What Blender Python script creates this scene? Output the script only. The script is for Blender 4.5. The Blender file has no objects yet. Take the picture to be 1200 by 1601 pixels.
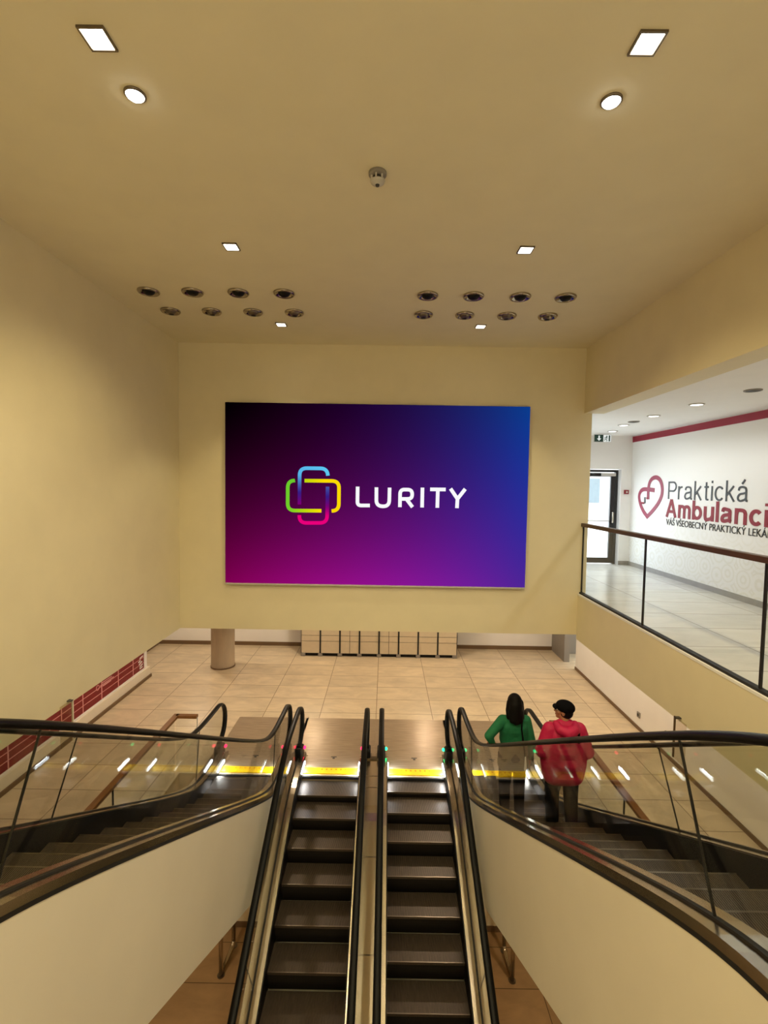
import bpy, bmesh, math, random
from math import sin, cos, pi, radians, sqrt
from mathutils import Vector, Matrix

random.seed(4)
SC = bpy.context.scene
COL = SC.collection

# ------------------------------------------------------------------ camera, world, exposure
EYE = Vector((0.0, 0.0, 4.8))
PITCH, ROLL, YAW, FPX = radians(2.94), radians(0.9), radians(0.18), 750.0
fw = Vector((-sin(YAW) * cos(PITCH), cos(YAW) * cos(PITCH), -sin(PITCH)))
r0 = fw.cross(Vector((0, 0, 1))).normalized()
u0 = r0.cross(fw)
right = r0 * cos(ROLL) + u0 * sin(ROLL)
up = u0 * cos(ROLL) - r0 * sin(ROLL)
cam = bpy.data.cameras.new('camera')
cam.sensor_fit = 'HORIZONTAL'
cam.sensor_width = 36.0
cam.lens = 36.0 * FPX / 1200.0
cam.clip_start = 0.05
cam_ob = bpy.data.objects.new('camera', cam)
COL.objects.link(cam_ob)
m = Matrix.Identity(4)
for i in range(3):
    m[i][0], m[i][1], m[i][2], m[i][3] = right[i], up[i], -fw[i], EYE[i]
cam_ob.matrix_world = m
SC.camera = cam_ob

SC.view_settings.view_transform = 'Standard'
SC.view_settings.look = 'None'
SC.view_settings.gamma = 1.0
SC.view_settings.use_curve_mapping = False
SC.view_settings.exposure = 0.0
SC.cycles.transparent_max_bounces = 32
SC.cycles.max_bounces = 10
SC.cycles.diffuse_bounces = 5
SC.cycles.glossy_bounces = 5
SC.cycles.sample_clamp_indirect = 6.0

WARM = (1.0, 0.815, 0.43)
WARMER = (1.0, 0.81, 0.60)
COOL = (0.95, 0.97, 1.0)
L_ROOM = 106.0       # each square ceiling downlight
L_SPOT = 90.0       # the two round spots
L_MEZZ = 23.0       # lamps over the gallery
L_LOWER = 94.0      # lamps under the slab
L_PIT = 56.0        # lamps on the level below
W_FILL = 0.94       # added warm world fill, standing in for the mall hall behind the camera
W_SKY = 7.0         # daylight outside the gallery door

w = bpy.data.worlds.new('world')
SC.world = w
w.use_nodes = True
nt = w.node_tree
nt.nodes.clear()
wo = nt.nodes.new('ShaderNodeOutputWorld')
bg = nt.nodes.new('ShaderNodeBackground')
tc = nt.nodes.new('ShaderNodeTexCoord')
sx = nt.nodes.new('ShaderNodeSeparateXYZ')
cr = nt.nodes.new('ShaderNodeValToRGB')
mr = nt.nodes.new('ShaderNodeMapRange')
nt.links.new(tc.outputs['Generated'], sx.inputs[0])
nt.links.new(sx.outputs['Y'], mr.inputs['Value'])
mr.inputs['From Min'].default_value = -1
mr.inputs['From Max'].default_value = 1
mz = nt.nodes.new('ShaderNodeMapRange')       # the open sky overhead
nt.links.new(sx.outputs['Z'], mz.inputs['Value'])
mz.inputs['From Min'].default_value = 0.50
mz.inputs['From Max'].default_value = 0.72
mz.inputs['To Min'].default_value = 0.0
mz.inputs['To Max'].default_value = 1.0
mm = nt.nodes.new('ShaderNodeMath'); mm.operation = 'MAXIMUM'
nt.links.new(mr.outputs[0], mm.inputs[0]); nt.links.new(mz.outputs[0], mm.inputs[1])
nt.links.new(mm.outputs[0], cr.inputs[0])
e = cr.color_ramp.elements
e[0].position = 0.50
e[0].color = (1.0 * W_FILL, 0.78 * W_FILL, 0.46 * W_FILL, 1)
e[1].position = 0.60
e[1].color = (0.86 * W_SKY, 0.95 * W_SKY, 1.05 * W_SKY, 1)
nt.links.new(cr.outputs[0], bg.inputs['Color'])
bg.inputs['Strength'].default_value = 1.0
nt.links.new(bg.outputs[0], wo.inputs[0])


# ------------------------------------------------------------------ materials
def s2l(c):
    return tuple(((v / 255.0) / 12.92) if v / 255.0 <= 0.04045 else (((v / 255.0) + 0.055) / 1.055) ** 2.4 for v in c)


def mat(name, rgb, rough=0.6, metal=0.0, noise=0.0, nscale=8.0, bump=0.0, bscale=60.0, emit=None, strength=0.0, stretch=None, spec=0.5):
    m = bpy.data.materials.new(name)
    m.use_nodes = True
    nt = m.node_tree
    b = nt.nodes['Principled BSDF']
    c = s2l(rgb)
    b.inputs['Base Color'].default_value = (*c, 1)
    b.inputs['Roughness'].default_value = rough
    b.inputs['Metallic'].default_value = metal
    b.inputs['Specular IOR Level'].default_value = spec
    if noise or bump:
        t = nt.nodes.new('ShaderNodeTexCoord')
        mp = nt.nodes.new('ShaderNodeMapping')
        nt.links.new(t.outputs['Object'], mp.inputs[0])
        if stretch:
            mp.inputs['Scale'].default_value = stretch
    if noise:
        n = nt.nodes.new('ShaderNodeTexNoise')
        n.inputs['Scale'].default_value = nscale
        n.inputs['Detail'].default_value = 6
        nt.links.new(mp.outputs[0], n.inputs['Vector'])
        r = nt.nodes.new('ShaderNodeMapRange')
        r.inputs['From Min'].default_value = 0.3
        r.inputs['From Max'].default_value = 0.7
        r.inputs['To Min'].default_value = 1 - noise
        r.inputs['To Max'].default_value = 1 + noise
        nt.links.new(n.outputs['Fac'], r.inputs['Value'])
        mx = nt.nodes.new('ShaderNodeVectorMath')
        mx.operation = 'SCALE'
        mx.inputs[0].default_value = c
        nt.links.new(r.outputs[0], mx.inputs['Scale'])
        nt.links.new(mx.outputs[0], b.inputs['Base Color'])
    if bump:
        n2 = nt.nodes.new('ShaderNodeTexNoise')
        n2.inputs['Scale'].default_value = bscale
        nt.links.new(mp.outputs[0], n2.inputs['Vector'])
        bp = nt.nodes.new('ShaderNodeBump')
        bp.inputs['Strength'].default_value = bump
        bp.inputs['Distance'].default_value = 0.01
        nt.links.new(n2.outputs['Fac'], bp.inputs['Height'])
        nt.links.new(bp.outputs[0], b.inputs['Normal'])
    if emit is not None:
        b.inputs['Emission Color'].default_value = (*s2l(emit), 1)
        b.inputs['Emission Strength'].default_value = strength
    return m


def lines_mat(name, rgb, dark, axis, pitch, duty, rough, metal, bumpd=0.004, noise=0.12, nstretch=(3, 3, 3)):
    """grooves along one object axis (treads, ribbed plates)"""
    m = mat(name, rgb, rough, metal)
    nt = m.node_tree
    b = nt.nodes['Principled BSDF']
    t = nt.nodes.new('ShaderNodeTexCoord')
    s = nt.nodes.new('ShaderNodeSeparateXYZ')
    nt.links.new(t.outputs['Object'], s.inputs[0])
    d = nt.nodes.new('ShaderNodeMath')
    d.operation = 'DIVIDE'
    d.inputs[1].default_value = pitch
    nt.links.new(s.outputs[axis], d.inputs[0])
    f = nt.nodes.new('ShaderNodeMath')
    f.operation = 'FRACT'
    nt.links.new(d.outputs[0], f.inputs[0])
    g = nt.nodes.new('ShaderNodeMath')
    g.operation = 'GREATER_THAN'
    g.inputs[1].default_value = duty
    nt.links.new(f.outputs[0], g.inputs[0])
    mp = nt.nodes.new('ShaderNodeMapping')
    mp.inputs['Scale'].default_value = nstretch
    nt.links.new(t.outputs['Object'], mp.inputs[0])
    n = nt.nodes.new('ShaderNodeTexNoise')
    n.inputs['Scale'].default_value = 6
    n.inputs['Detail'].default_value = 5
    nt.links.new(mp.outputs[0], n.inputs['Vector'])
    r = nt.nodes.new('ShaderNodeMapRange')
    r.inputs['From Min'].default_value = 0.3
    r.inputs['From Max'].default_value = 0.7
    r.inputs['To Min'].default_value = 1 - noise
    r.inputs['To Max'].default_value = 1 + noise
    nt.links.new(n.outputs['Fac'], r.inputs['Value'])
    mx = nt.nodes.new('ShaderNodeMix')
    mx.data_type = 'RGBA'
    mx.inputs['A'].default_value = (*s2l(rgb), 1)
    mx.inputs['B'].default_value = (*s2l(dark), 1)
    nt.links.new(g.outputs[0], mx.inputs['Factor'])
    sc = nt.nodes.new('ShaderNodeVectorMath')
    sc.operation = 'SCALE'
    nt.links.new(mx.outputs['Result'], sc.inputs[0])
    nt.links.new(r.outputs[0], sc.inputs['Scale'])
    nt.links.new(sc.outputs[0], b.inputs['Base Color'])
    return m


def tile_mat(name, rgb, grout, tx, ty, ox, oy, rough, noise=0.16, gap=0.012, warm=0.0):
    m = mat(name, rgb, rough)
    nt = m.node_tree
    b = nt.nodes['Principled BSDF']
    t = nt.nodes.new('ShaderNodeTexCoord')
    s = nt.nodes.new('ShaderNodeSeparateXYZ')
    nt.links.new(t.outputs['Object'], s.inputs[0])

    def cell(ax, size, off):
        a = nt.nodes.new('ShaderNodeMath'); a.operation = 'SUBTRACT'; a.inputs[1].default_value = off
        nt.links.new(s.outputs[ax], a.inputs[0])
        d = nt.nodes.new('ShaderNodeMath'); d.operation = 'DIVIDE'; d.inputs[1].default_value = size
        nt.links.new(a.outputs[0], d.inputs[0])
        f = nt.nodes.new('ShaderNodeMath'); f.operation = 'FRACT'
        nt.links.new(d.outputs[0], f.inputs[0])
        l = nt.nodes.new('ShaderNodeMath'); l.operation = 'LESS_THAN'; l.inputs[1].default_value = gap / size
        nt.links.new(f.outputs[0], l.inputs[0])
        fl = nt.nodes.new('ShaderNodeMath'); fl.operation = 'FLOOR'
        nt.links.new(d.outputs[0], fl.inputs[0])
        return l, fl
    lx, fx = cell('X', tx, ox)
    ly, fy = cell('Y', ty, oy)
    mxm = nt.nodes.new('ShaderNodeMath'); mxm.operation = 'MAXIMUM'
    nt.links.new(lx.outputs[0], mxm.inputs[0]); nt.links.new(ly.outputs[0], mxm.inputs[1])
    cb = nt.nodes.new('ShaderNodeCombineXYZ')
    nt.links.new(fx.outputs[0], cb.inputs[0]); nt.links.new(fy.outputs[0], cb.inputs[1])
    wn = nt.nodes.new('ShaderNodeTexWhiteNoise'); wn.noise_dimensions = '3D'
    nt.links.new(cb.outputs[0], wn.inputs['Vector'])
    off = nt.nodes.new('ShaderNodeVectorMath'); off.operation = 'MULTIPLY_ADD'
    off.inputs[1].default_value = (7, 7, 7)
    nt.links.new(cb.outputs[0], off.inputs[0]); nt.links.new(t.outputs['Object'], off.inputs[2])
    n = nt.nodes.new('ShaderNodeTexNoise'); n.inputs['Scale'].default_value = 2.2; n.inputs['Detail'].default_value = 8
    n.inputs['Roughness'].default_value = 0.62; n.inputs['Distortion'].default_value = 0.6
    mp = nt.nodes.new('ShaderNodeMapping'); mp.inputs['Scale'].default_value = (0.8, 1.7, 1)
    nt.links.new(off.outputs[0], mp.inputs[0]); nt.links.new(mp.outputs[0], n.inputs['Vector'])
    r = nt.nodes.new('ShaderNodeMapRange')
    r.inputs['From Min'].default_value = 0.3; r.inputs['From Max'].default_value = 0.7
    r.inputs['To Min'].default_value = 1 - noise; r.inputs['To Max'].default_value = 1 + noise
    nt.links.new(n.outputs['Fac'], r.inputs['Value'])
    r2 = nt.nodes.new('ShaderNodeMapRange')
    r2.inputs['To Min'].default_value = 0.93; r2.inputs['To Max'].default_value = 1.05
    nt.links.new(wn.outputs['Value'], r2.inputs['Value'])
    mu = nt.nodes.new('ShaderNodeMath'); mu.operation = 'MULTIPLY'
    nt.links.new(r.outputs[0], mu.inputs[0]); nt.links.new(r2.outputs[0], mu.inputs[1])
    sc = nt.nodes.new('ShaderNodeVectorMath'); sc.operation = 'SCALE'
    sc.inputs[0].default_value = s2l(rgb)
    nt.links.new(mu.outputs[0], sc.inputs['Scale'])
    mx = nt.nodes.new('ShaderNodeMix'); mx.data_type = 'RGBA'
    mx.inputs['B'].default_value = (*s2l(grout), 1)
    nt.links.new(sc.outputs[0], mx.inputs['A']); nt.links.new(mxm.outputs[0], mx.inputs['Factor'])
    nt.links.new(mx.outputs['Result'], b.inputs['Base Color'])
    return m


def glass_mat(name, tint, refl=1.5):
    m = bpy.data.materials.new(name)
    m.use_nodes = True
    nt = m.node_tree
    nt.nodes.clear()
    o = nt.nodes.new('ShaderNodeOutputMaterial')
    tr = nt.nodes.new('ShaderNodeBsdfTransparent')
    tr.inputs['Color'].default_value = (*tint, 1)
    gl = nt.nodes.new('ShaderNodeBsdfGlossy')
    gl.inputs['Roughness'].default_value = 0.0
    # Schlick reflectance of a thin sheet, the same for both faces
    lw = nt.nodes.new('ShaderNodeLayerWeight')
    lw.inputs['Blend'].default_value = 0.5
    pw = nt.nodes.new('ShaderNodeMath'); pw.operation = 'POWER'; pw.inputs[1].default_value = 5.0
    nt.links.new(lw.outputs['Facing'], pw.inputs[0])
    f0 = ((refl - 1) / (refl + 1)) ** 2
    fr = nt.nodes.new('ShaderNodeMath'); fr.operation = 'MULTIPLY_ADD'
    fr.inputs[1].default_value = 0.7 - f0; fr.inputs[2].default_value = f0
    nt.links.new(pw.outputs[0], fr.inputs[0])
    mx = nt.nodes.new('ShaderNodeMixShader')
    nt.links.new(fr.outputs[0], mx.inputs[0])
    nt.links.new(tr.outputs[0], mx.inputs[1])
    nt.links.new(gl.outputs[0], mx.inputs[2])
    nt.links.new(mx.outputs[0], o.inputs[0])
    return m


def emit_mat(name, rgb, strength):
    m = bpy.data.materials.new(name)
    m.use_nodes = True
    nt = m.node_tree
    nt.nodes.clear()
    o = nt.nodes.new('ShaderNodeOutputMaterial')
    em = nt.nodes.new('ShaderNodeEmission')
    em.inputs['Color'].default_value = (*s2l(rgb), 1)
    em.inputs['Strength'].default_value = strength
    nt.links.new(em.outputs[0], o.inputs[0])
    return m


def attr_emit_mat(name, attr, strength=1.0):
    m = emit_mat(name, (255, 255, 255), strength)
    nt = m.node_tree
    a = nt.nodes.new('ShaderNodeAttribute')
    a.attribute_name = attr
    em = [n for n in nt.nodes if n.type == 'EMISSION'][0]
    nt.links.new(a.outputs['Color'], em.inputs['Color'])
    return m


M = {}
M['wall'] = mat('cream_paint', (228, 217, 184), 0.75, noise=0.025, nscale=3, bump=0.05, bscale=180)
M['ceil'] = mat('ceiling_paint', (234, 224, 192), 0.85, noise=0.02, nscale=3)
M['white'] = mat('white_paint', (240, 238, 234), 0.6, noise=0.015, nscale=3)
M['clad'] = mat('cream_cladding', (232, 224, 204), 0.5, noise=0.02, nscale=2)
M['floor'] = tile_mat('beige_stone_tile', (205, 188, 158), (120, 98, 70), 1.18, 0.675, -0.135, 0.5, 0.32)
M['gfloor'] = tile_mat('grey_stone_tile', (214, 210, 200), (150, 144, 134), 1.2, 0.69, 3.9, 0.24, 0.2, noise=0.09)
M['pfloor'] = tile_mat('brown_stone_tile', (170, 138, 96), (84, 62, 40), 1.2, 0.69, 0.2, 0.35, 0.45)
M['skirt'] = mat('brown_skirting', (112, 88, 60), 0.5)
M['gskirt'] = mat('grey_tile_skirting', (150, 146, 140), 0.4, noise=0.08)
M['concrete'] = mat('column_concrete', (176, 160, 136), 0.7, noise=0.10, nscale=5, stretch=(1, 1, 0.3), bump=0.1, bscale=40)
M['red'] = mat('dark_red_board', (124, 8, 22), 0.5)
M['crimson'] = mat('crimson_band', (150, 22, 52), 0.5)
M['crim_letter'] = mat('crimson_letters', (142, 4, 32), 0.6)
M['rose'] = mat('rose_emblem', (150, 22, 62), 0.5)
M['ink'] = mat('charcoal_letters', (44, 46, 48), 0.5)
M['pinkline'] = mat('pale_pink_lines', (226, 160, 160), 0.5)
M['rubber'] = mat('black_rubber', (7, 7, 7), 0.42, spec=0.18)
M['black'] = mat('black_skirt_panel', (10, 9, 8), 0.45, spec=0.25)
M['steel'] = mat('brushed_stainless', (198, 186, 166), 0.20, 1.0)
M['steel_dark'] = mat('dull_stainless', (128, 118, 104), 0.34, 1.0, noise=0.08, nscale=20)
M['chrome'] = mat('chrome', (170, 160, 146), 0.10, 1.0)
M['tread'] = lines_mat('grooved_tread', (100, 88, 76), (30, 26, 22), 'X', 0.0135, 0.58, 0.42, 0.55, noise=0.22, nstretch=(14, 1.2, 1))
M['riser'] = lines_mat('grooved_riser', (34, 28, 24), (14, 12, 10), 'X', 0.0135, 0.58, 0.5, 0.3)
M['plate'] = lines_mat('ribbed_landing_plate', (176, 158, 134), (128, 110, 90), 'Y', 0.05, 0.86, 0.30, 0.45, noise=0.18, nstretch=(0.5, 8, 1))
M['yellow'] = mat('yellow_comb', (250, 205, 12), 0.45)
M['orange'] = mat('orange_dash', (220, 140, 14), 0.5)
M['wood'] = mat('brown_wood', (74, 47, 20), 0.45, noise=0.25, nscale=6, stretch=(12, 0.8, 12))
M['wood_floor'] = mat('mid_brown_wood', (124, 80, 32), 0.45, noise=0.25, nscale=6, stretch=(12, 0.8, 12))
M['glass'] = glass_mat('balustrade_glass', (0.89, 0.895, 0.865), 1.27)
M['clear'] = glass_mat('clear_glass', (0.965, 0.975, 0.97), 1.28)
M['acrylic'] = glass_mat('acrylic', (0.90, 0.87, 0.80), 1.3)
M['gap'] = mat('black_joint', (14, 13, 12), 0.6)
M['darkgrey'] = mat('dark_grey', (60, 58, 56), 0.5)
M['grey'] = mat('grey_paint', (140, 134, 126), 0.5)
M['lightgrey'] = mat('light_grey_plastic', (196, 192, 184), 0.5)
M['doorblack'] = mat('black_aluminium', (22, 21, 21), 0.4)
M['locker'] = mat('pale_locker_front', (214, 200, 172), 0.4, noise=0.03)
M['lamp'] = emit_mat('lamp_white', (255, 246, 228), 14.0)
M['lampcool'] = emit_mat('lamp_cool', (246, 252, 255), 16.0)
M['lampmezz'] = emit_mat('lamp_gallery', (255, 252, 246), 5.0)
M['ledwhite'] = emit_mat('led_white', (235, 245, 255), 22.0)
M['ledred'] = emit_mat('led_red', (255, 30, 80), 5.0)
M['ledgreen'] = emit_mat('led_green', (40, 255, 150), 4.0)
M['signwhite'] = emit_mat('sign_white', (235, 240, 235), 0.9)
M['signgreen'] = mat('sign_dark_green', (10, 44, 32), 0.4, emit=(10, 44, 32), strength=0.5)
M['logo_white'] = emit_mat('logo_white', (250, 250, 252), 1.0)
M['screen'] = attr_emit_mat('screen_picture', 'Col', 1.0)
M['screenblack'] = mat('screen_black', (18, 16, 18), 0.4)
M['skin'] = mat('skin', (176, 122, 92), 0.55)
M['hair'] = mat('black_hair', (11, 8, 7), 0.6, noise=0.4, nscale=30, stretch=(6, 6, 0.6), spec=0.15)
M['green'] = mat('green_knit', (14, 104, 64), 0.8, noise=0.10, nscale=12, bump=0.3, bscale=120)
M['olive'] = mat('olive_grey_cloth', (104, 98, 74), 0.85, noise=0.1, nscale=10)
M['navy'] = mat('dark_trousers', (13, 13, 16), 0.9, noise=0.2, nscale=9, spec=0.1)
M['jacket'] = mat('crimson_jacket', (186, 8, 72), 0.6, noise=0.10, nscale=8, bump=0.5, bscale=14)
M['cap'] = mat('black_cap', (9, 9, 12), 0.9, spec=0.1)
M['shoe'] = mat('black_shoe', (16, 15, 15), 0.5)
M['pave'] = mat('pale_paving', (216, 216, 212), 0.8, noise=0.05)
M['facade'] = mat('pale_facade', (222, 222, 220), 0.8)
M['winglass'] = mat('bluish_window', (150, 168, 180), 0.2)
# patterned wall paint behind the gallery: faint rings low on the wall
mw = mat('white_wall_with_faint_rings', (240, 239, 236), 0.42)
nt = mw.node_tree
t = nt.nodes.new('ShaderNodeTexCoord')
s = nt.nodes.new('ShaderNodeSeparateXYZ')
nt.links.new(t.outputs['Object'], s.inputs[0])
vo = nt.nodes.new('ShaderNodeTexVoronoi')
vo.inputs['Scale'].default_value = 3.2
vo.inputs['Randomness'].default_value = 0.35
nt.links.new(t.outputs['Object'], vo.inputs['Vector'])
sn = nt.nodes.new('ShaderNodeMath'); sn.operation = 'MULTIPLY'; sn.inputs[1].default_value = 30
nt.links.new(vo.outputs['Distance'], sn.inputs[0])
si = nt.nodes.new('ShaderNodeMath'); si.operation = 'SINE'
nt.links.new(sn.outputs[0], si.inputs[0])
gt = nt.nodes.new('ShaderNodeMath'); gt.operation = 'GREATER_THAN'; gt.inputs[1].default_value = 0.45
nt.links.new(si.outputs[0], gt.inputs[0])
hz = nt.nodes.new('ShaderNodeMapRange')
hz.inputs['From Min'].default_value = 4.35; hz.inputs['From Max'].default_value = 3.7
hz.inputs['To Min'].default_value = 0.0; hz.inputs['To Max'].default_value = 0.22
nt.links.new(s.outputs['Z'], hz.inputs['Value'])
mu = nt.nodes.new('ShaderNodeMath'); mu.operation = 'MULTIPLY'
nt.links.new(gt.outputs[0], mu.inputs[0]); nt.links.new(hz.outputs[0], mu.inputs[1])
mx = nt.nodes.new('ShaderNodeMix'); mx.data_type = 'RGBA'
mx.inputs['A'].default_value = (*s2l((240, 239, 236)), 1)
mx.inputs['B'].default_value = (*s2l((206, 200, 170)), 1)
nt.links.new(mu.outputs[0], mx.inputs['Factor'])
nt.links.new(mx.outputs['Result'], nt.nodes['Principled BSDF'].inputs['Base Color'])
M['ringwall'] = mw


# ------------------------------------------------------------------ mesh helpers
class MB:
    def __init__(self):
        self.v, self.f = [], []

    def add(self, vs, fs):
        n = len(self.v)
        self.v += [tuple(p) for p in vs]
        self.f += [tuple(i + n for i in f) for f in fs]
        return self

    def box(self, x0, x1, y0, y1, z0, z1):
        vs = [(x0, y0, z0), (x1, y0, z0), (x1, y1, z0), (x0, y1, z0), (x0, y0, z1), (x1, y0, z1), (x1, y1, z1), (x0, y1, z1)]
        return self.add(vs, [(0, 3, 2, 1), (4, 5, 6, 7), (0, 1, 5, 4), (1, 2, 6, 5), (2, 3, 7, 6), (3, 0, 4, 7)])

    def cyl(self, c, r, h, n=24, axis='z', r2=None):
        r2 = r if r2 is None else r2
        vs = []
        for k, (rr, hh) in enumerate(((r, 0), (r2, h))):
            for i in range(n):
                a = 2 * pi * i / n
                p = (rr * cos(a), rr * sin(a), hh)
                if axis == 'x': p = (p[2], p[0], p[1])
                if axis == 'y': p = (p[1], p[2], p[0])
                vs.append((c[0] + p[0], c[1] + p[1], c[2] + p[2]))
        fs = [(i, (i + 1) % n, n + (i + 1) % n, n + i) for i in range(n)]
        fs += [tuple(range(n))[::-1], tuple(range(n, 2 * n))]
        return self.add(vs, fs)

    def lathe(self, c, prof, n=28):
        vs, fs = [], []
        for r, z in prof:
            for i in range(n):
                a = 2 * pi * i / n
                vs.append((c[0] + r * cos(a), c[1] + r * sin(a), c[2] + z))
        for k in range(len(prof) - 1):
            for i in range(n):
                fs.append((k * n + i, k * n + (i + 1) % n, (k + 1) * n + (i + 1) % n, (k + 1) * n + i))
        return self.add(vs, fs)

    def ball(self, c, rx, ry=None, rz=None, nu=16, nv=10):
        ry = rx if ry is None else ry
        rz = rx if rz is None else rz
        vs, fs = [], []
        for j in range(nv + 1):
            th = pi * j / nv
            for i in range(nu):
                a = 2 * pi * i / nu
                vs.append((c[0] + rx * sin(th) * cos(a), c[1] + ry * sin(th) * sin(a), c[2] + rz * cos(th)))
        for j in range(nv):
            for i in range(nu):
                fs.append((j * nu + i, (j + 1) * nu + i, (j + 1) * nu + (i + 1) % nu, j * nu + (i + 1) % nu))
        return self.add(vs, fs)

    def tube(self, pts, r, n=10, closed=False):
        pts = [Vector(p) for p in pts]
        N = len(pts)
        rs = r if isinstance(r, (list, tuple)) else [r] * N
        vs, fs = [], []
        ref = None
        for i, p in enumerate(pts):
            if closed:
                t = pts[(i + 1) % N] - pts[i - 1]
            else:
                t = pts[min(i + 1, N - 1)] - pts[max(i - 1, 0)]
            t.normalize()
            if ref is None:
                ref = Vector((0, 0, 1)) if abs(t.z) < 0.9 else Vector((1, 0, 0))
            a = t.cross(ref)
            if a.length < 1e-4:
                a = t.cross(Vector((1, 0.3, 0)))
            a.normalize()
            b = a.cross(t)
            ref = b
            for k in range(n):
                q = 2 * pi * k / n
                vs.append(tuple(p + a * (rs[i] * cos(q)) + b * (rs[i] * sin(q))))
        for i in range(N if closed else N - 1):
            j = (i + 1) % N
            for k in range(n):
                fs.append((i * n + k, i * n + (k + 1) % n, j * n + (k + 1) % n, j * n + k))
        if not closed:
            fs += [tuple(range(n))[::-1], tuple(range((N - 1) * n, N * n))]
        return self.add(vs, fs)

    def strip_yz(self, X0, X1, lo, hi):
        """solid slab between two polylines of (y, z), from X0 to X1"""
        n = len(lo)
        vs = []
        for X in (X0, X1):
            for (y, z) in lo: vs.append((X, y, z))
            for (y, z) in hi: vs.append((X, y, z))
        o = 2 * n
        fs = []
        for i in range(n - 1):
            fs.append((i, i + 1, n + i + 1, n + i))
            fs.append((o + i, o + n + i, o + n + i + 1, o + i + 1))
            fs.append((i, o + i, o + i + 1, i + 1))
            fs.append((n + i, n + i + 1, o + n + i + 1, o + n + i))
        fs.append((0, n, o + n, o))
        fs.append((n - 1, o + n - 1, o + 2 * n - 1, 2 * n - 1))
        return self.add(vs, fs)

    def build(self, name, m, parent=None, smooth=False, org=None, fix=True):
        o_ = Vector(org) if org is not None else (root_loc(parent) if parent else Vector((0, 0, 0)))
        me = bpy.data.meshes.new(name)
        me.from_pydata([tuple(Vector(p) - o_) for p in self.v], [], self.f)
        if fix:
            bm = bmesh.new()
            bm.from_mesh(me)
            bmesh.ops.recalc_face_normals(bm, faces=bm.faces)
            bm.to_mesh(me)
            bm.free()
        me.materials.append(m)
        if smooth:
            for p in me.polygons: p.use_smooth = True
        ob = bpy.data.objects.new(name, me)
        COL.objects.link(ob)
        if parent:
            ob.parent = parent
        elif org is not None:
            ob.location = o_
        return ob


def root_loc(o):
    while o.parent: o = o.parent
    return Vector(o.location)


def tag(o, label, cat, group=None, kind=None):
    o['label'] = label
    o['category'] = cat
    if group: o['group'] = group
    if kind: o['kind'] = kind
    return o


def thing(name, label, cat, loc, group=None, kind=None):
    o = bpy.data.objects.new(name, None)
    COL.objects.link(o)
    o.location = loc
    o.empty_display_size = 0.1
    return tag(o, label, cat, group, kind)


def struct(name, mb, m, label, cat, smooth=False):
    return tag(mb.build(name, m, smooth=smooth), label, cat, kind='structure')


def copy_tree(root, loc, label, group=None):
    r = root.copy(); COL.objects.link(r); r.location = loc
    r['label'] = label
    if group: r['group'] = group
    for ch in list(root.children):
        c = ch.copy(); COL.objects.link(c); c.parent = r
        for g in ch.children:
            d = g.copy(); COL.objects.link(d); d.parent = c
    return r


def bevel(o, w=0.01, n=2):
    b = o.modifiers.new('bevel', 'BEVEL')
    b.width = w; b.segments = n; b.limit_method = 'ANGLE'
    return o


def lamp(name, kind, loc, energy, color, direction=(0, 0, -1), **kw):
    l = bpy.data.lights.new(name, kind)
    l.energy = energy
    l.color = color
    for k, v in kw.items(): setattr(l, k, v)
    o = bpy.data.objects.new(name, l)
    COL.objects.link(o)
    o.location = loc
    o.rotation_euler = Vector(direction).to_track_quat('-Z', 'Y').to_euler()
    return o


def light_under(parent, name, kind, energy, color, off=(0, 0, -0.03), direction=(0, 0, -1), **kw):
    o = lamp(name, kind, off, energy, color, direction, **kw)
    o.parent = parent
    return o


# ------------------------------------------------------------------ dimensions
AX = -0.135                       # centre line of the four escalators
XL, XR, YW = -3.23, 3.05, 7.5     # room faces
ZC, ZS, ZM = 6.98, 2.52, 3.15     # room ceiling, underside of slab, gallery floor
YB = -5.0                         # how far the hall runs behind the camera

# ------------------------------------------------------------------ setting
struct('ceiling', MB().box(XL - 0.3, XR + 0.3, YB, YW + 0.3, ZC, ZC + 0.2), M['ceil'], 'plain cream ceiling over the escalator hall with recessed lamps', 'ceiling')
struct('wall_left', MB().box(XL - 0.3, XL, YB, YW + 0.3, ZS, ZC), M['wall'], 'blank cream upper wall on the left of the escalators', 'wall')
struct('wall_back', MB().box(XL, XR + 0.12, YW, YW + 0.25, ZS, ZC), M['wall'], 'cream wall facing the camera that carries the big screen', 'wall')
rw = MB().box(XR, XR + 0.3, YB, YW, 5.99, ZC)
struct('wall_right', rw, M['wall'], 'cream wall above the gallery opening on the right', 'wall')
struct('wall_right_fascia', MB().box(XR, XR + 0.12, YB, YW, ZS - 0.07, ZM - 0.002), M['wall'], 'cream fascia below the glass railing of the gallery', 'wall')
struct('trim_1', MB().box(XR - 0.004, XR + 0.10, YB, YW, ZM + 0.0, ZM + 0.025), M['white'], 'thin white edge strip along the top of the gallery fascia', 'trim')
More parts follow.
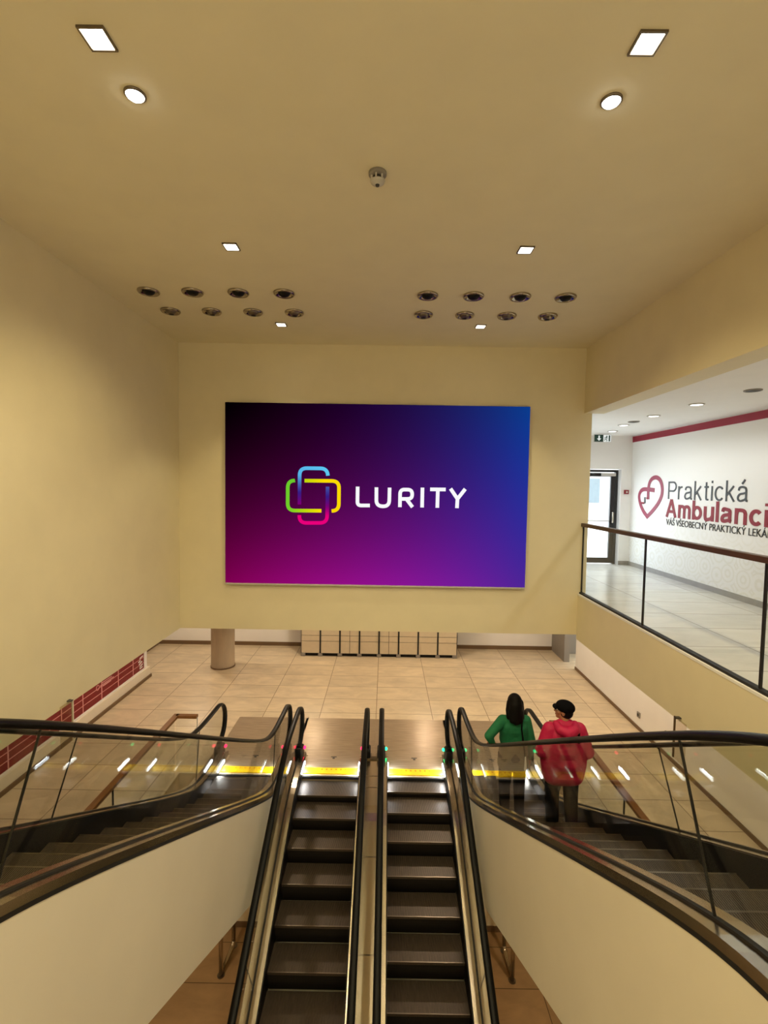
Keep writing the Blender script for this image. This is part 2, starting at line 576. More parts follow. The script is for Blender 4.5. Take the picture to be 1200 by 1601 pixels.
# gallery (upper floor, right)
struct('floor_gallery', MB().box(XR + 0.12, 5.45, YB, 10.95, ZM - 0.25, ZM), M['gfloor'], 'pale grey tiled gallery floor behind the glass railing', 'floor')
struct('ceiling_gallery', MB().box(XR + 0.3, 5.6, YB, 10.95, 6.02, 6.2).box(XR, XR + 0.3, YW, 10.95, 6.02, 6.2), M['white'], 'white gallery ceiling with round lamps', 'ceiling')
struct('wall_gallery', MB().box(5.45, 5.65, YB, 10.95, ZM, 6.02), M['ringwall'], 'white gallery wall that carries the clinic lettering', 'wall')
struct('wall_gallery_inner', MB().box(XR, XR + 0.12, YW + 0.25, 10.95, ZM, 6.02), M['white'], 'white return wall of the gallery behind the screen wall', 'wall')
struct('wall_gallery_end', MB().box(5.22, 5.45, 10.7, 10.95, ZM, 6.02).box(XR + 0.12, 5.22, 10.7, 10.95, 5.29, 6.02), M['white'], 'white end wall of the gallery around the glass door', 'wall')
struct('trim_2', MB().box(5.438, 5.45, YB, 10.7, 5.88, 6.0), M['crimson'], 'crimson painted band at the top of the gallery wall', 'trim')
struct('baseboard_gallery', MB().box(5.435, 5.45, YB, 10.7, ZM, ZM + 0.09).box(5.22, 5.435, 10.685, 10.7, ZM, ZM + 0.09), M['gskirt'], 'grey tile skirting at the foot of the gallery wall', 'baseboard')
# lower hall
fl = MB()
OX0, OX1, OY = -3.36, 3.04, 7.74
fl.box(-7.2, OX0, YB, 14.6, -0.35, 0).box(OX1, 6.2, YB, 14.6, -0.35, 0).box(OX0, OX1, OY, 14.6, -0.35, 0)
struct('floor', fl, M['floor'], 'beige stone tiled floor of the lower hall', 'floor')
struct('ceiling_lower', MB().box(-7.2, XL - 0.3, YB, 14.6, ZS, ZS + 0.2).box(XR + 0.12, 6.2, YB, 14.6, ZS - 0.07, ZM - 0.26).box(XL - 0.3, XR + 0.12, YW + 0.25, 14.6, ZS, ZS + 0.2), M['white'], 'white underside of the slab over the lower hall', 'ceiling')
struct('wall_lower_back', MB().box(-7.2, 5.05, 14.2, 14.4, 0, ZS), M['white'], 'white rear wall of the lower hall behind the lockers', 'wall')
struct('wall_lower_left', MB().box(-6.2, -5.88, YB, 11.72, 0, ZS).box(-7.2, -6.75, 11.72, 14.2, 0, ZS).box(-6.75, -6.2, 11.5, 11.72, 0, ZS), M['white'], 'white lower left wall behind the red board', 'wall')
struct('wall_lower_right', MB().box(5.17, 5.4, YB, 12.7, 0, ZS - 0.07), M['white'], 'pale wall under the gallery on the right', 'wall')
struct('wall_lower_recess', MB().box(5.2, 6.2, 13.9, 14.1, 0, ZS - 0.07).box(5.05, 5.2, 13.2, 14.2, 0, ZS - 0.07), M['grey'], 'grey recessed wall at the far right of the lower hall', 'wall')
struct('baseboard_back', MB().box(-6.75, 5.05, 14.18, 14.2, 0, 0.11), M['skirt'], 'brown skirting along the rear wall of the lower hall', 'baseboard')
struct('baseboard_right', MB().box(5.15, 5.17, YB, 12.7, 0, 0.07), M['skirt'], 'brown skirting along the lower right wall', 'baseboard')
struct('baseboard_left', MB().box(-6.75, -6.73, 11.72, 14.18, 0, 0.11), M['skirt'], 'brown skirting in the far left corner of the lower hall', 'baseboard')
# level below
struct('floor_basement', MB().box(-4.2, 4.0, YB, 8.6, -3.35, -3.15), M['pfloor'], 'brown tiled floor two levels down under the escalators', 'floor')
struct('wall_basement', MB().box(-4.2, 4.0, 8.25, 8.5, -3.15, -0.35).box(-4.2, -4.0, YB, 8.25, -3.15, -0.35).box(3.8, 4.0, YB, 8.25, -3.15, -0.35), M['wall'], 'dim cream wall on the level under the escalators', 'wall')
struct('baseboard_basement', MB().box(-4.0, 3.8, 8.23, 8.25, -3.15, -3.05), M['skirt'], 'brown skirting on the level under the escalators', 'baseboard')
# the landing where the photographer stands, behind the picture edge
struct('floor_upper', MB().box(XL, XR, YB, 0.30, ZM - 0.3, ZM), M['gfloor'], 'upper landing floor at the head of the escalators', 'floor')
# outside the door
struct('ground_outside', MB().box(-6, 16, 10.96, 40, ZM - 0.3, ZM - 0.02), M['pave'], 'pale paving outside the gallery door', 'ground')
fb = thing('building', 'pale office block with bluish windows seen through the gallery door', 'building', (9, 30, ZM - 0.02))
MB().box(4, 22, 30, 38, ZM - 0.02, 12).build('facade', M['facade'], fb)
for r in range(3):
    for c in range(7):
        x = 4.8 + c * 2.4; z = ZM + 0.9 + r * 2.7
        MB().box(x, x + 1.3, 29.95, 30.05, z, z + 1.5).build('window', M['winglass'], fb)

# ------------------------------------------------------------------ column
c = thing('column', 'round grey concrete column standing on the tiles behind the left escalator', 'column', (-4.25, 12.5, 0), kind='structure')
MB().lathe((-4.25, 12.5, 0), [(0, 0.0), (0.30, 0.0), (0.30, ZS), (0, ZS)], 40).build('shaft', M['concrete'], c, smooth=False)
MB().lathe((-4.25, 12.5, 0), [(0.301, 0.0), (0.312, 0.0), (0.312, 0.035), (0.301, 0.035)], 40).build('base_ring', M['skirt'], c)

# ------------------------------------------------------------------ escalators
T30 = math.tan(radians(30))


def H(d, wd=0.45):
    return (d + sqrt(d * d + wd * wd)) / 2


def make_profile(kind, Y0, Y1, base=0.0):
    sg = 1 if kind == 'up' else -1
    return lambda y: base + sg * T30 * (H(Y0 - y) - H(Y1 - y))


YE = 0.95        # near end of the flat run
COMB = 7.77
HALF = 0.584


def ys(a, b, n):
    return [a + (b - a) * i / n for i in range(n + 1)]


def escalator(cx, kind, label, light_mat, phase, inner_side, joints):
    loc = (cx, COMB, 0)
    t = thing('escalator', label, 'escalator', loc, 'escalators of the hall')
    if kind == 'up':
        S = make_profile('up', 7.0, 7.0 - 3.15 / T30)
        R = make_profile('up', 6.88, 6.88 - 3.15 / T30, 0.985)
        sg = 1
    else:
        S = make_profile('down', 7.09, 7.09 - 3.15 / T30)
        R = make_profile('down', 6.95, 6.95 - 3.15 / T30, 0.985)
        sg = -1
    D = lambda y: S(y) + 0.16
    end = 0.32
    Y = ys(end, 8.05, 70)
    # truss with its side cladding
    tr = MB()
    zlo = [(y, max(S(y), -9) - 1.14) for y in Y]
    ext = {}
    for side in (-1, 1):
        ext[side] = 0.075 if side != inner_side else 0.012
        xo = cx + side * (HALF + ext[side])
        tr.strip_yz(min(xo, xo - side * 0.02), max(xo, xo - side * 0.02), zlo, [(y, D(y) - 0.075) for y in Y])
    xa, xb = cx - HALF - ext[-1] + 0.02, cx + HALF + ext[1] - 0.02
    tr.strip_yz(xa, xb, zlo, [(y, z + 0.03) for y, z in zlo])
    tr.build('truss_cladding', M['clad'], t)
    # steps
    pr = 0.384
    stp = None
    k = 0
    z_of = lambda y: S(y)
    edge = COMB - 0.06 - phase
    hw = 0.472
    while edge > YE + 0.25:
        y1, y0 = edge, edge - pr
        if kind == 'up':
            zt = S(y1); zd = S(y1 + pr)          # lower neighbour lies beyond
        else:
            zt = S(y0); zd = S(y0 - pr)
        if stp is None:
            a = MB()
            a.box(-hw, hw, -pr + 0.004, -0.004, -0.028, 0.0)
            o = a.build('step', M['tread'], t, org=(0, 0, 0))
            stp = o
            b = MB()
            n = 6
            if sg > 0:
                pts = [(-0.012 - 0.05 * (i / n) ** 1.6, -0.028 - 0.24 * i / n) for i in range(n + 1)]
            else:
                pts = [(-pr + 0.012 + 0.05 * (i / n) ** 1.6, -0.028 - 0.24 * i / n) for i in range(n + 1)]
            b.strip_yz(-hw, hw, pts, [(p[0] - sg * 0.02, p[1]) for p in pts])
            ris = b.build('riser', M['riser'], o, org=(0, 0, 0))
            yl = -0.016 if sg > 0 else -pr + 0.004
            e2 = MB().box(-hw, hw, yl, yl + 0.012, -0.03, 0.0008)
            nos = e2.build('nosing', M['steel_dark'], o, org=(0, 0, 0))
        else:
            o = stp.copy(); COL.objects.link(o); o.parent = t
            for g in (ris, nos):
                d = g.copy(); COL.objects.link(d); d.parent = o
        o.location = (0, edge - COMB, zt)
        edge -= pr
    # skirts, decks, glass, rails
    for side in (-1, 1):
        xs = cx + side * 0.476
        xg = cx + side * HALF
        MB().strip_yz(min(xs, xs + side * 0.012), max(xs, xs + side * 0.012), [(y, S(y) - 0.30) for y in Y], [(y, D(y) - 0.01) for y in Y]).build('skirt_panel', M['black'], t)
        xi = cx + side * 0.488
        lo = [(y, D(y) - 0.02) for y in Y]; hi = [(y, D(y)) for y in Y]
        MB().strip_yz(min(xi, xg - side * 0.012), max(xi, xg - side * 0.012), lo, hi).build('inner_deck', M['steel'], t)
        MB().strip_yz(xg - 0.013, xg + 0.013, [(y, D(y) - 0.03) for y in Y], [(y, D(y) + 0.012) for y in Y]).build('glass_channel', M['gap'], t)
        if side != inner_side:
            xo = xg + side * 0.085
            od = MB().strip_yz(min(xo, xg + side * 0.012), max(xo, xg + side * 0.012), lo, hi)
            od.strip_yz(min(xo, xo - side * 0.012), max(xo, xo - side * 0.012), [(y, D(y) - 0.05) for y in Y], lo)
            od.build('outer_deck', M['steel'], t)
            MB().strip_yz(min(xo - side * 0.004, xo - side * 0.02), max(xo - side * 0.004, xo - side * 0.02), [(y, D(y) - 0.078) for y in Y], [(y, D(y) - 0.05) for y in Y]).build('shadow_gap', M['gap'], t)
        # glass panels, split at joints (joints lie square to the slope)
        def top(y):
            g = (S(y - 0.05) - S(y + 0.05)) / 0.1
            yt = y + g * 0.62
            return (yt, R(yt) - 0.025)
        cuts = sorted([end + 0.6] + list(joints[side]) + [7.05, 8.05])
        for a, b in zip(cuts[:-1], cuts[1:]):
            yy = ys(a + 0.0035, b - 0.0035 if b < 8 else b, 24)
            lo_, hi_ = [(y, D(y)) for y in yy], [top(y) for y in yy]
            if b == 8.05:
                cc, rr = 0.655, 0.31
                for q in range(1, 9):
                    an = pi / 2 * q / 8
                    yq = 8.05 + rr * sin(an)
                    lo_.append((yq, max(cc - rr * cos(an), 0.17) if q < 8 else cc - 0.004)); hi_.append((yq, cc + rr * cos(an) if q < 8 else cc + 0.004))
            MB().strip_yz(xg - 0.005, xg + 0.005, lo_, hi_).build('glass_panel', M['glass'], t)
        for jy in list(joints[side]) + [7.05]:
            y2, z2 = top(jy)
            MB().strip_yz(xg - 0.0055, xg + 0.0055, [(jy - 0.0035, D(jy - 0.0035)), (jy + 0.0035, D(jy + 0.0035))], [(y2 - 0.0035, z2), (y2 + 0.0035, z2)]).build('glass_joint', M['gap'], t)
        # handrail
        path = []
        cn, rn = 8.05, 0.33
        ce = YE
        for q in range(0, 13):
            an = pi - pi * q / 12
            path.append((cn + rn * sin(an), R(cn) - rn + rn * cos(an)))
        yy = ys(cn, ce, 80)[1:]
        path += [(y, R(y)) for y in yy]
        for q in range(1, 13):
            an = pi * q / 12
            path.append((ce - rn * sin(an), R(ce) - rn + rn * cos(an)))
        vs, fs = [], []
        n = 12
        for i, (y, z) in enumerate(path):
            a = path[max(i - 1, 0)]; b = path[min(i + 1, len(path) - 1)]
            ty, tz = b[0] - a[0], b[1] - a[1]
            l = sqrt(ty * ty + tz * tz); ty /= l; tz /= l
            ny, nz = -tz, ty
            for q in range(n):
                an = 2 * pi * q / n
                w_, h_ = 0.042 * cos(an), 0.021 * sin(an)
                vs.append((xg + w_, y + ny * h_, z + nz * h_))
        for i in range(len(path) - 1):
            for q in range(n):
                fs.append((i * n + q, i * n + (q + 1) % n, (i + 1) * n + (q + 1) % n, (i + 1) * n + q))
        fs += [tuple(range(n)), tuple(range((len(path) - 1) * n, len(path) * n))]
        MB().add(vs, fs).build('handrail', M['rubber'], t, smooth=True)
        # newel foot
        inl = MB().box(xg - 0.07, xg + 0.07, 7.99, 8.20, 0.012, 0.30)
        bevel(inl.build('handrail_inlet', M['black'], t), 0.03, 3)
        fr = MB().strip_yz(xg - 0.09, xg + 0.09, [(8.05, 0.012), (8.30, 0.012)], [(8.05, D(8.05)), (8.30, 0.08)])
        fr.build('newel_base', M['steel_dark'], t)
        xl = cx + side * 0.470
        MB().box(min(xl, xl - side * 0.012), max(xl, xl - side * 0.012), 7.66, 7.98, 0.06, 0.10).build('comb_light', M['ledwhite'], t)
        la = lamp('comb_lamp', 'AREA', (side * 0.455, 0.03, 0.12), 3.4, (0.86, 0.93, 1.0), (-side * 0.8, 0, -0.6), shape='RECTANGLE', size=0.3, size_y=0.03)
        la.parent = t
        MB().ball((cx + side * 0.50, 8.16, 0.24), 0.024, 0.04, 0.024).build('direction_light', light_mat, t, smooth=True)
    # comb and landing plate
    cb = MB().box(cx - 0.462, cx + 0.462, COMB, COMB + 0.165, -0.02, 0.016)
    com = cb.build('comb_plate', M['yellow'], t)
    ds = MB()
    for i in range(7):
        x = cx - 0.24 + i * 0.08
        ds.box(x - 0.012, x + 0.012, COMB + 0.10, COMB + 0.135, 0.016, 0.0175)
    ds.build('comb_dashes', M['orange'], com)
    lw = 0.715
    x0, x1 = cx - lw, cx + lw
    if inner_side == 1: x1 = AX - 0.002
    if inner_side == -1: x0 = AX + 0.002
    lp = MB().box(x0, x1, 8.31, 9.69, -0.02, 0.012).box(cx - 0.462, cx + 0.462, COMB + 0.165, 8.31, -0.02, 0.012).build('landing_plate', M['plate'], t)
    mk = MB()
    mk.box(cx - 0.05, cx + 0.05, 8.26, 8.285, 0.012, 0.0135).box(cx - 0.02, cx + 0.02, 8.21, 8.25, 0.012, 0.0135)
    mk.build('maker_mark', M['darkgrey'], lp)
    # black tooth edge under the comb
    MB().box(cx - 0.468, cx + 0.468, COMB - 0.055, COMB, -0.05, -0.012).build('comb_shadow_gap', M['gap'], t)
    return t


up_joints = {1: [4.0], -1: [1.9]}
escalator(AX - 2.094, 'up', 'far left escalator climbing towards the camera with red indicator lights', M['ledred'], 0.10, 0, {1: [1.95], -1: [3.95]})
escalator(AX + 2.094, 'up', 'far right escalator climbing towards the camera with two people on it', M['ledgreen'], -0.06, 0, {-1: [1.88], 1: [3.95]})
escalator(AX - 0.711, 'down', 'left escalator of the middle pair going down under the camera, red lights', M['ledred'], 0.0, 1, {1: [5.2, 3.2], -1: [5.2, 3.2]})
escalator(AX + 0.711, 'down', 'right escalator of the middle pair going down under the camera, green lights', M['ledgreen'], -0.10, -1, {1: [5.2, 3.2], -1: [5.2, 3.2]})
Sd = make_profile('down', 7.09, 7.09 - 3.15 / T30)
Yc = ys(0.32, 7.98, 70)
dc = thing('deck_cover', 'narrow polished steel cover strip between the two middle escalators', 'cover strip', (AX, 7.98, 0))
MB().strip_yz(AX - 0.112, AX + 0.112, [(y, Sd(y) + 0.10) for y in Yc], [(y, Sd(y) + 0.165) for y in Yc]).build('cover_plate', M['steel'], dc)
for yy in (7.55, 7.30, 6.35, 5.45):
    MB().strip_yz(AX - 0.113, AX + 0.113, [(yy, Sd(yy) + 0.15), (yy + 0.012, Sd(yy + 0.012) + 0.15)], [(yy, Sd(yy) + 0.168), (yy + 0.012, Sd(yy + 0.012) + 0.168)]).build('seam_strip', M['steel_dark'], dc)
MB().box(AX - 0.112, AX + 0.112, 7.98, 8.05, 0.0, 0.163).build('end_cap', M['steel_dark'], dc)

# ------------------------------------------------------------------ wooden guard rails round the opening
def guard(xm, xe, label):
    g = thing('guard_rail', label, 'guard rail', (xm, OY, 0), 'wooden topped guard rails on the lower floor')
    sgn = 1 if xe > xm else -1
    w = 0.045
    mb = MB()
    mb.box(xm - w, xm + w, -1.0, 7.72 + w, 0.955, 1.0)
    mb.box(min(xm, xe), max(xm, xe), 7.72 - w, 7.72 + w, 0.955, 1.0)
    bevel(mb.build('handrail', M['wood_floor'], g), 0.006)
    cuts = [-1.0, 0.6, 2.4, 4.15, 5.88, 7.66]
    for a, b in zip(cuts[:-1], cuts[1:]):
        MB().box(xm - 0.006, xm + 0.006, a + 0.006, b - 0.006, 0.0, 0.955).build('glass_panel', M['clear'], g)
    MB().box(min(xm, xe), max(xm, xe), 7.714, 7.726, 0.0, 0.955).build('glass_panel', M['clear'], g)
    for b in cuts[1:-1]:
        MB().box(xm - 0.008, xm + 0.008, b - 0.008, b + 0.008, 0.0, 0.955).build('glass_joint', M['gap'], g)
    MB().box(xe - 0.006, xe + 0.006, 7.712, 7.728, 0.0, 0.955).build('glass_joint', M['lightgrey'], g)
    return g


guard(-3.40, -3.05, 'glass guard rail with brown wooden top left of the far left escalator')
guard(3.075, 2.76, 'glass guard rail with brown wooden top right of the far right escalator')

# ------------------------------------------------------------------ gallery railing
g = thing('glass_railing', 'glass railing with brown wooden handrail along the gallery edge', 'railing', (XR + 0.05, YW, ZM))
xg = XR + 0.05
bevel(MB().box(xg - 0.04, xg + 0.04, YB, YW, ZM + 1.085, ZM + 1.14).build('handrail', M['wood'], g), 0.008)
cuts = [-3.4, -1.58, 0.24, 2.06, 3.875, 5.69, 7.49]
for a, b in zip(cuts[:-1], cuts[1:]):
    MB().box(xg - 0.006, xg + 0.006, a + 0.008, b - 0.008, ZM + 0.04, ZM + 1.085).build('glass_panel', M['clear'], g)
for b in cuts[1:]:
    MB().box(xg - 0.009, xg + 0.009, b - 0.011, b + 0.011, ZM + 0.04, ZM + 1.085).build('glass_joint', M['gap'], g)
MB().box(xg - 0.03, xg + 0.03, YB, YW, ZM + 0.025, ZM + 0.05).build('base_channel', M['gap'], g)

# ------------------------------------------------------------------ gallery door
d = thing('door_1', 'black framed glass door to the street at the end of the gallery', 'door', (4.4, 10.82, ZM), kind='structure')
x0, x1, zt = 3.2, 5.20, 5.27
MB().box(x0, x1, 10.80, 10.88, zt - 0.05, zt).box(x1 - 0.06, x1, 10.80, 10.88, ZM, zt - 0.05).box(x0, x0 + 0.06, 10.80, 10.88, ZM, zt - 0.05).build('frame', M['doorblack'], d)
for (a, b) in ((3.265, 4.145), (4.155, 5.135)):
    lf = MB().box(a, a + 0.09, 10.81, 10.86, ZM + 0.02, zt - 0.07).box(b - 0.09, b, 10.81, 10.86, ZM + 0.02, zt - 0.07)
    lf.box(a + 0.09, b - 0.09, 10.81, 10.86, zt - 0.15, zt - 0.07).box(a + 0.09, b - 0.09, 10.81, 10.86, ZM + 0.02, ZM + 0.14)
    leaf = lf.build('leaf', M['doorblack'], d)
    MB().box(a + 0.09, b - 0.09, 10.832, 10.838, ZM + 0.14, zt - 0.15).build('pane', M['clear'], leaf)
    MB().box(a + 0.09, b - 0.09, 10.826, 10.844, ZM + 0.96, ZM + 0.985).build('push_bar', M['lightgrey'], leaf)
MB().box(4.82, 5.12, 10.74, 10.81, zt - 0.14, zt - 0.075).build('door_closer', M['lightgrey'], d)
MB().tube([(5.09, 10.81, ZM + 0.92), (5.09, 10.74, ZM + 0.95), (5.09, 10.74, ZM + 1.16), (5.09, 10.81, ZM + 1.19)], 0.016).build('handle', M['chrome'], d, smooth=True)

# exit sign
es = thing('exit_sign', 'small green and white exit sign hanging above the gallery door', 'exit sign', (4.61, 10.35, 5.96))
MB().box(4.43, 4.79, 10.33, 10.36, 5.84, 6.0).build('housing', M['lightgrey'], es)
MB().box(4.435, 4.622, 10.325, 10.331, 5.847, 5.993).build('arrow_field', M['signgreen'], es)
ar = MB()
ar.box(4.515, 4.545, 10.320, 10.326, 5.90, 5.975)
ar.add([(4.485, 10.320, 5.915), (4.575, 10.320, 5.915), (4.53, 10.320, 5.865), (4.485, 10.326, 5.915), (4.575, 10.326, 5.915), (4.53, 10.326, 5.865)], [(0, 1, 2), (5, 4, 3), (0, 3, 4, 1), (1, 4, 5, 2), (2, 5, 3, 0)])
ar.build('arrow', M['signwhite'], es)
MB().box(4.624, 4.785, 10.325, 10.331, 5.847, 5.993).build('figure_field', M['signwhite'], es)
ru = MB().box(4.735, 4.765, 10.320, 10.326, 5.858, 5.982)
ru.ball((4.695, 10.322, 5.962), 0.014, 0.004, 0.014)
for a, b in (((4.692, 5.948), (4.675, 5.905)), ((4.675, 5.905), (4.70, 5.885)), ((4.70, 5.885), (4.692, 5.858)), ((4.675, 5.905), (4.65, 5.88)), ((4.65, 5.88), (4.636, 5.885)), ((4.69, 5.942), (4.712, 5.918)), ((4.688, 5.945), (4.656, 5.935)), ((4.656, 5.935), (4.648, 5.912))):
    ru.tube([(a[0], 10.323, a[1]), (b[0], 10.323, b[1])], 0.007, 6)
ru.build('running_figure', M['signgreen'], es)
fa = thing('fire_alarm_button', 'small red fire alarm box on the white wall beside the glass door', 'alarm', (5.335, 10.7, 4.78))
MB().box(5.29, 5.38, 10.655, 10.7, 4.735, 4.825).build('case', M['crim_letter'], fa)
MB().box(5.315, 5.355, 10.65, 10.656, 4.76, 4.80).build('button', M['lightgrey'], fa)
tag(MB().cyl((4.46, 10.66, 5.44), 0.045, 0.04, 20, 'y').build('wall_sensor', M['lightgrey']), 'small round grey sensor on the wall above the gallery door', 'sensor')

# ------------------------------------------------------------------ clinic lettering on the gallery wall
def text_mesh(s, bold=0.0, spacing=1.0):
    cu = bpy.data.curves.new('txt', 'FONT')
    cu.body = s
    cu.size = 1.0
    cu.offset = bold
    cu.space_character = spacing
    cu.fill_mode = 'BOTH'
    cu.extrude = 0.0
    o = bpy.data.objects.new('txt', cu)
    COL.objects.link(o)
    bpy.context.view_layer.update()
    me = bpy.data.meshes.new_from_object(o.evaluated_get(bpy.context.evaluated_depsgraph_get()))
    bpy.data.objects.remove(o)
    return me


def wall_text(name, s, parent, m, y_start, y_end, z_base, cap, bold=0.0, span=None, spacing=1.0):
    """letters on the plane X = 5.45 that read from far to near; span = part of the text that fills y_start..y_end"""
    me = text_mesh(s, bold, spacing)
    ref = text_mesh(span or s, bold, spacing)
    w0 = min(v.co.x for v in ref.vertices); w1 = max(v.co.x for v in ref.vertices)
    H0 = text_mesh('H', bold)
    hc = max(v.co.y for v in H0.vertices)
    kx = (y_start - y_end) / (w1 - w0); kz = cap / hc
    org = root_loc(parent)
    bm = bmesh.new(); bm.from_mesh(me)
    r = bmesh.ops.extrude_face_region(bm, geom=bm.faces[:])
    for el in r['geom']:
        if isinstance(el, bmesh.types.BMVert): el.co.z += 1.0
    for v in bm.verts:
        x, y, z = v.co
        v.co = Vector((5.449 - 0.006 * z, y_start - (x - w0) * kx, z_base + y * kz)) - org
    bmesh.ops.recalc_face_normals(bm, faces=bm.faces)
    bm.to_mesh(me); bm.free()
    me.materials.clear(); me.materials.append(m)
    ob = bpy.data.objects.new(name, me); COL.objects.link(ob); ob.parent = parent
    return ob


ws = thing('wall_lettering', 'grey and crimson clinic lettering with a heart emblem on the gallery wall', 'wall sign', (5.45, 8.5, 4.6))
WORDS = 'VÁŠ VŠEOBECNÝ PRAKTICKÝ LEKÁR'.split()


def ext(t):
    me = text_mesh(t, -0.002)
    return min(v.co.x for v in me.vertices), max(v.co.x for v in me.vertices)


l0, l1 = ext('VÁŠ VŠEOBECNÝ PRAKTICKÝ LEKÁ')
kx = (9.31 - 6.84) / (l1 - l0)
for i, wd in enumerate(WORDS):
    e1 = ext(' '.join(WORDS[:i + 1]))[1]
    a0, a1 = ext(wd)
    ws_ = e1 - (a1 - a0)
    wall_text('small_word', wd, ws, M['ink'], 9.31 - (ws_ - l0) * kx, 9.31 - (e1 - l0) * kx, 4.165, 0.112, bold=-0.002)


def ribbon_x(pts, width, x0, x1):
    """flat ribbon (thick in X) along (y, z) points"""
    P = [Vector((p[0], p[1])) for p in pts]
    mb = MB(); lo, hi = [], []
    for i, p in enumerate(P):
        t = (P[min(i + 1, len(P) - 1)] - P[max(i - 1, 0)]).normalized()
        n = Vector((-t.y, t.x)) * (width / 2)
        lo.append(tuple(p + n)); hi.append(tuple(p - n))
    mb.strip_yz(x0, x1, lo, hi)
    return mb


def smooth_pts(pts, n=6):
    out = []
    for i in range(len(pts) - 1):
        p0 = Vector(pts[max(i - 1, 0)]); p1 = Vector(pts[i]); p2 = Vector(pts[i + 1]); p3 = Vector(pts[min(i + 2, len(pts) - 1)])
        for k in range(n):
            t = k / n
            out.append(0.5 * ((2 * p1) + (-p0 + p2) * t + (2 * p0 - 5 * p1 + 4 * p2 - p3) * t * t + (-p0 + 3 * p1 - 3 * p2 + p3) * t ** 3))
    out.append(Vector(pts[-1]))
    return out


def ell(cx, cy, rx, ry, a0, a1, n=22):
    return [(cx + rx * cos(radians(a0 + (a1 - a0) * i / n)), cy + ry * sin(radians(a0 + (a1 - a0) * i / n))) for i in range(n + 1)]


def glyph(ch, h):
    """strokes (centre lines) and advance of one sans letter; cap height 1, h = half the stroke"""
    x_, b_, t_ = 0.73 - h, h, 1.0 - h
    sp_ = lambda p: [tuple(v) for v in smooth_pts(p, 7)]
    w_ = 0.44
    arch = lambda x0, x1: sp_([(x0, 0.44), (x0 + 0.04, 0.60), (x0 + 0.16, x_), (x1 - 0.07, x_ - 0.03), (x1, 0.50)]) + [(x1, 0)]
    if ch == 'P': return [[(0, 0), (0, 1)], [(0, t_), (0.32, t_)] + ell(0.34, (t_ + 0.46) / 2, 0.22, (t_ - 0.46) / 2, 88, -88) + [(0.32, 0.46), (0, 0.46)]], 0.56
    if ch == 'r': return [[(0, 0), (0, 0.73)], sp_([(0, 0.40), (0.04, 0.58), (0.13, x_ - 0.02), (0.25, x_)])], 0.25
    if ch in 'aá':
        g_ = [sp_([(0.03, 0.52), (0.07, 0.65), (0.20, x_), (0.36, x_ - 0.04), (0.41, 0.54)]) + [(0.41, 0.14)] + sp_([(0.41, 0.14), (0.43, b_ + 0.02), (0.49, b_)]),
              sp_([(0.41, 0.43), (0.28, 0.39), (0.10, 0.35), (0.01, 0.24), (0.02, 0.11), (0.13, b_), (0.28, b_ + 0.04), (0.39, 0.15), (0.41, 0.26)])]
        if ch == 'á': g_.append([(0.19, 0.82), (0.33, 1.02)])
        return g_, 0.47
    if ch == 'k': return [[(0, 0), (0, 1)], [(0.38, 0.73), (0.0, 0.27)], [(0.13, 0.43), (0.42, 0)]], 0.40
    if ch == 't': return [[(0.12, 0.93), (0.12, 0.14)] + sp_([(0.12, 0.14), (0.15, b_ + 0.015), (0.27, b_)]), [(0, x_), (0.26, x_)]], 0.26
    if ch == 'i': return [[(0, 0), (0, 0.73)], [(0, 0.88), (0, 1.0)]], 0.0
    if ch == 'l': return [[(0, 0), (0, 1)]], 0.0
    if ch == 'c': return [ell(0.23, 0.365, 0.23, 0.365 - h, 42, 318, 30)], 0.42
    if ch == 'A': return [[(0, 0), (0.33, 1)], [(0.66, 0), (0.33, 1)], [(0.12, 0.32), (0.54, 0.32)]], 0.66
    if ch == 'm': return [[(0, 0), (0, 0.73)], arch(0, 0.35), arch(0.35, 0.70)], 0.70
    if ch == 'n': return [[(0, 0), (0, 0.73)], arch(0, w_)], w_
    if ch == 'b': return [[(0, 0), (0, 1)], ell(0.23, 0.365, 0.23, 0.365 - h, 160, -160, 30)], 0.46
    if ch == 'u': return [[(0, 0.73)] + sp_([(0, 0.26), (0.05, 0.08), (0.18, b_), (0.35, b_ + 0.06), (w_, 0.28)]), [(w_, 0.73), (w_, 0)]], w_


def stroke_line(name, s_, parent, m, y0, y1, z_base, cap, wt, gap, fill=None):
    """one line of sans letters on the gallery wall; the first `fill` letters span y0..y1"""
    xs_, x = [], wt / 2
    for ch in s_:
        xs_.append(x)
        x += glyph(ch, wt / 2)[1] + gap
    n = fill or len(s_)
    total = xs_[n - 1] + glyph(s_[n - 1], wt / 2)[1] + wt / 2
    kx = (y0 - y1) / total
    for i, ch in enumerate(s_):
        mb = MB()
        for q_, pl in enumerate(glyph(ch, wt / 2)[0]):
            P = [Vector(p) for p in pl]
            lo, hi = [], []
            for k, p in enumerate(P):
                t = (P[min(k + 1, len(P) - 1)] - P[max(k - 1, 0)]).normalized()
                nn = Vector((-t.y, t.x)) * (wt / 2)
                for lst, v in ((lo, p + nn), (hi, p - nn)):
                    lst.append((y0 - (xs_[i] + v.x) * kx, z_base + v.y * cap))
            mb.strip_yz(5.443 + 0.0003 * q_, 5.449, lo, hi)
        mb.build(name, m, parent)


stroke_line('grey_letter', 'Praktická', ws, M['ink'], 9.29, 7.24, 4.662, 0.335, 0.088, 0.21)
stroke_line('crimson_letter', 'Ambulancia', ws, M['crim_letter'], 9.34, 6.95, 4.315, 0.34, 0.165, 0.275, fill=8)

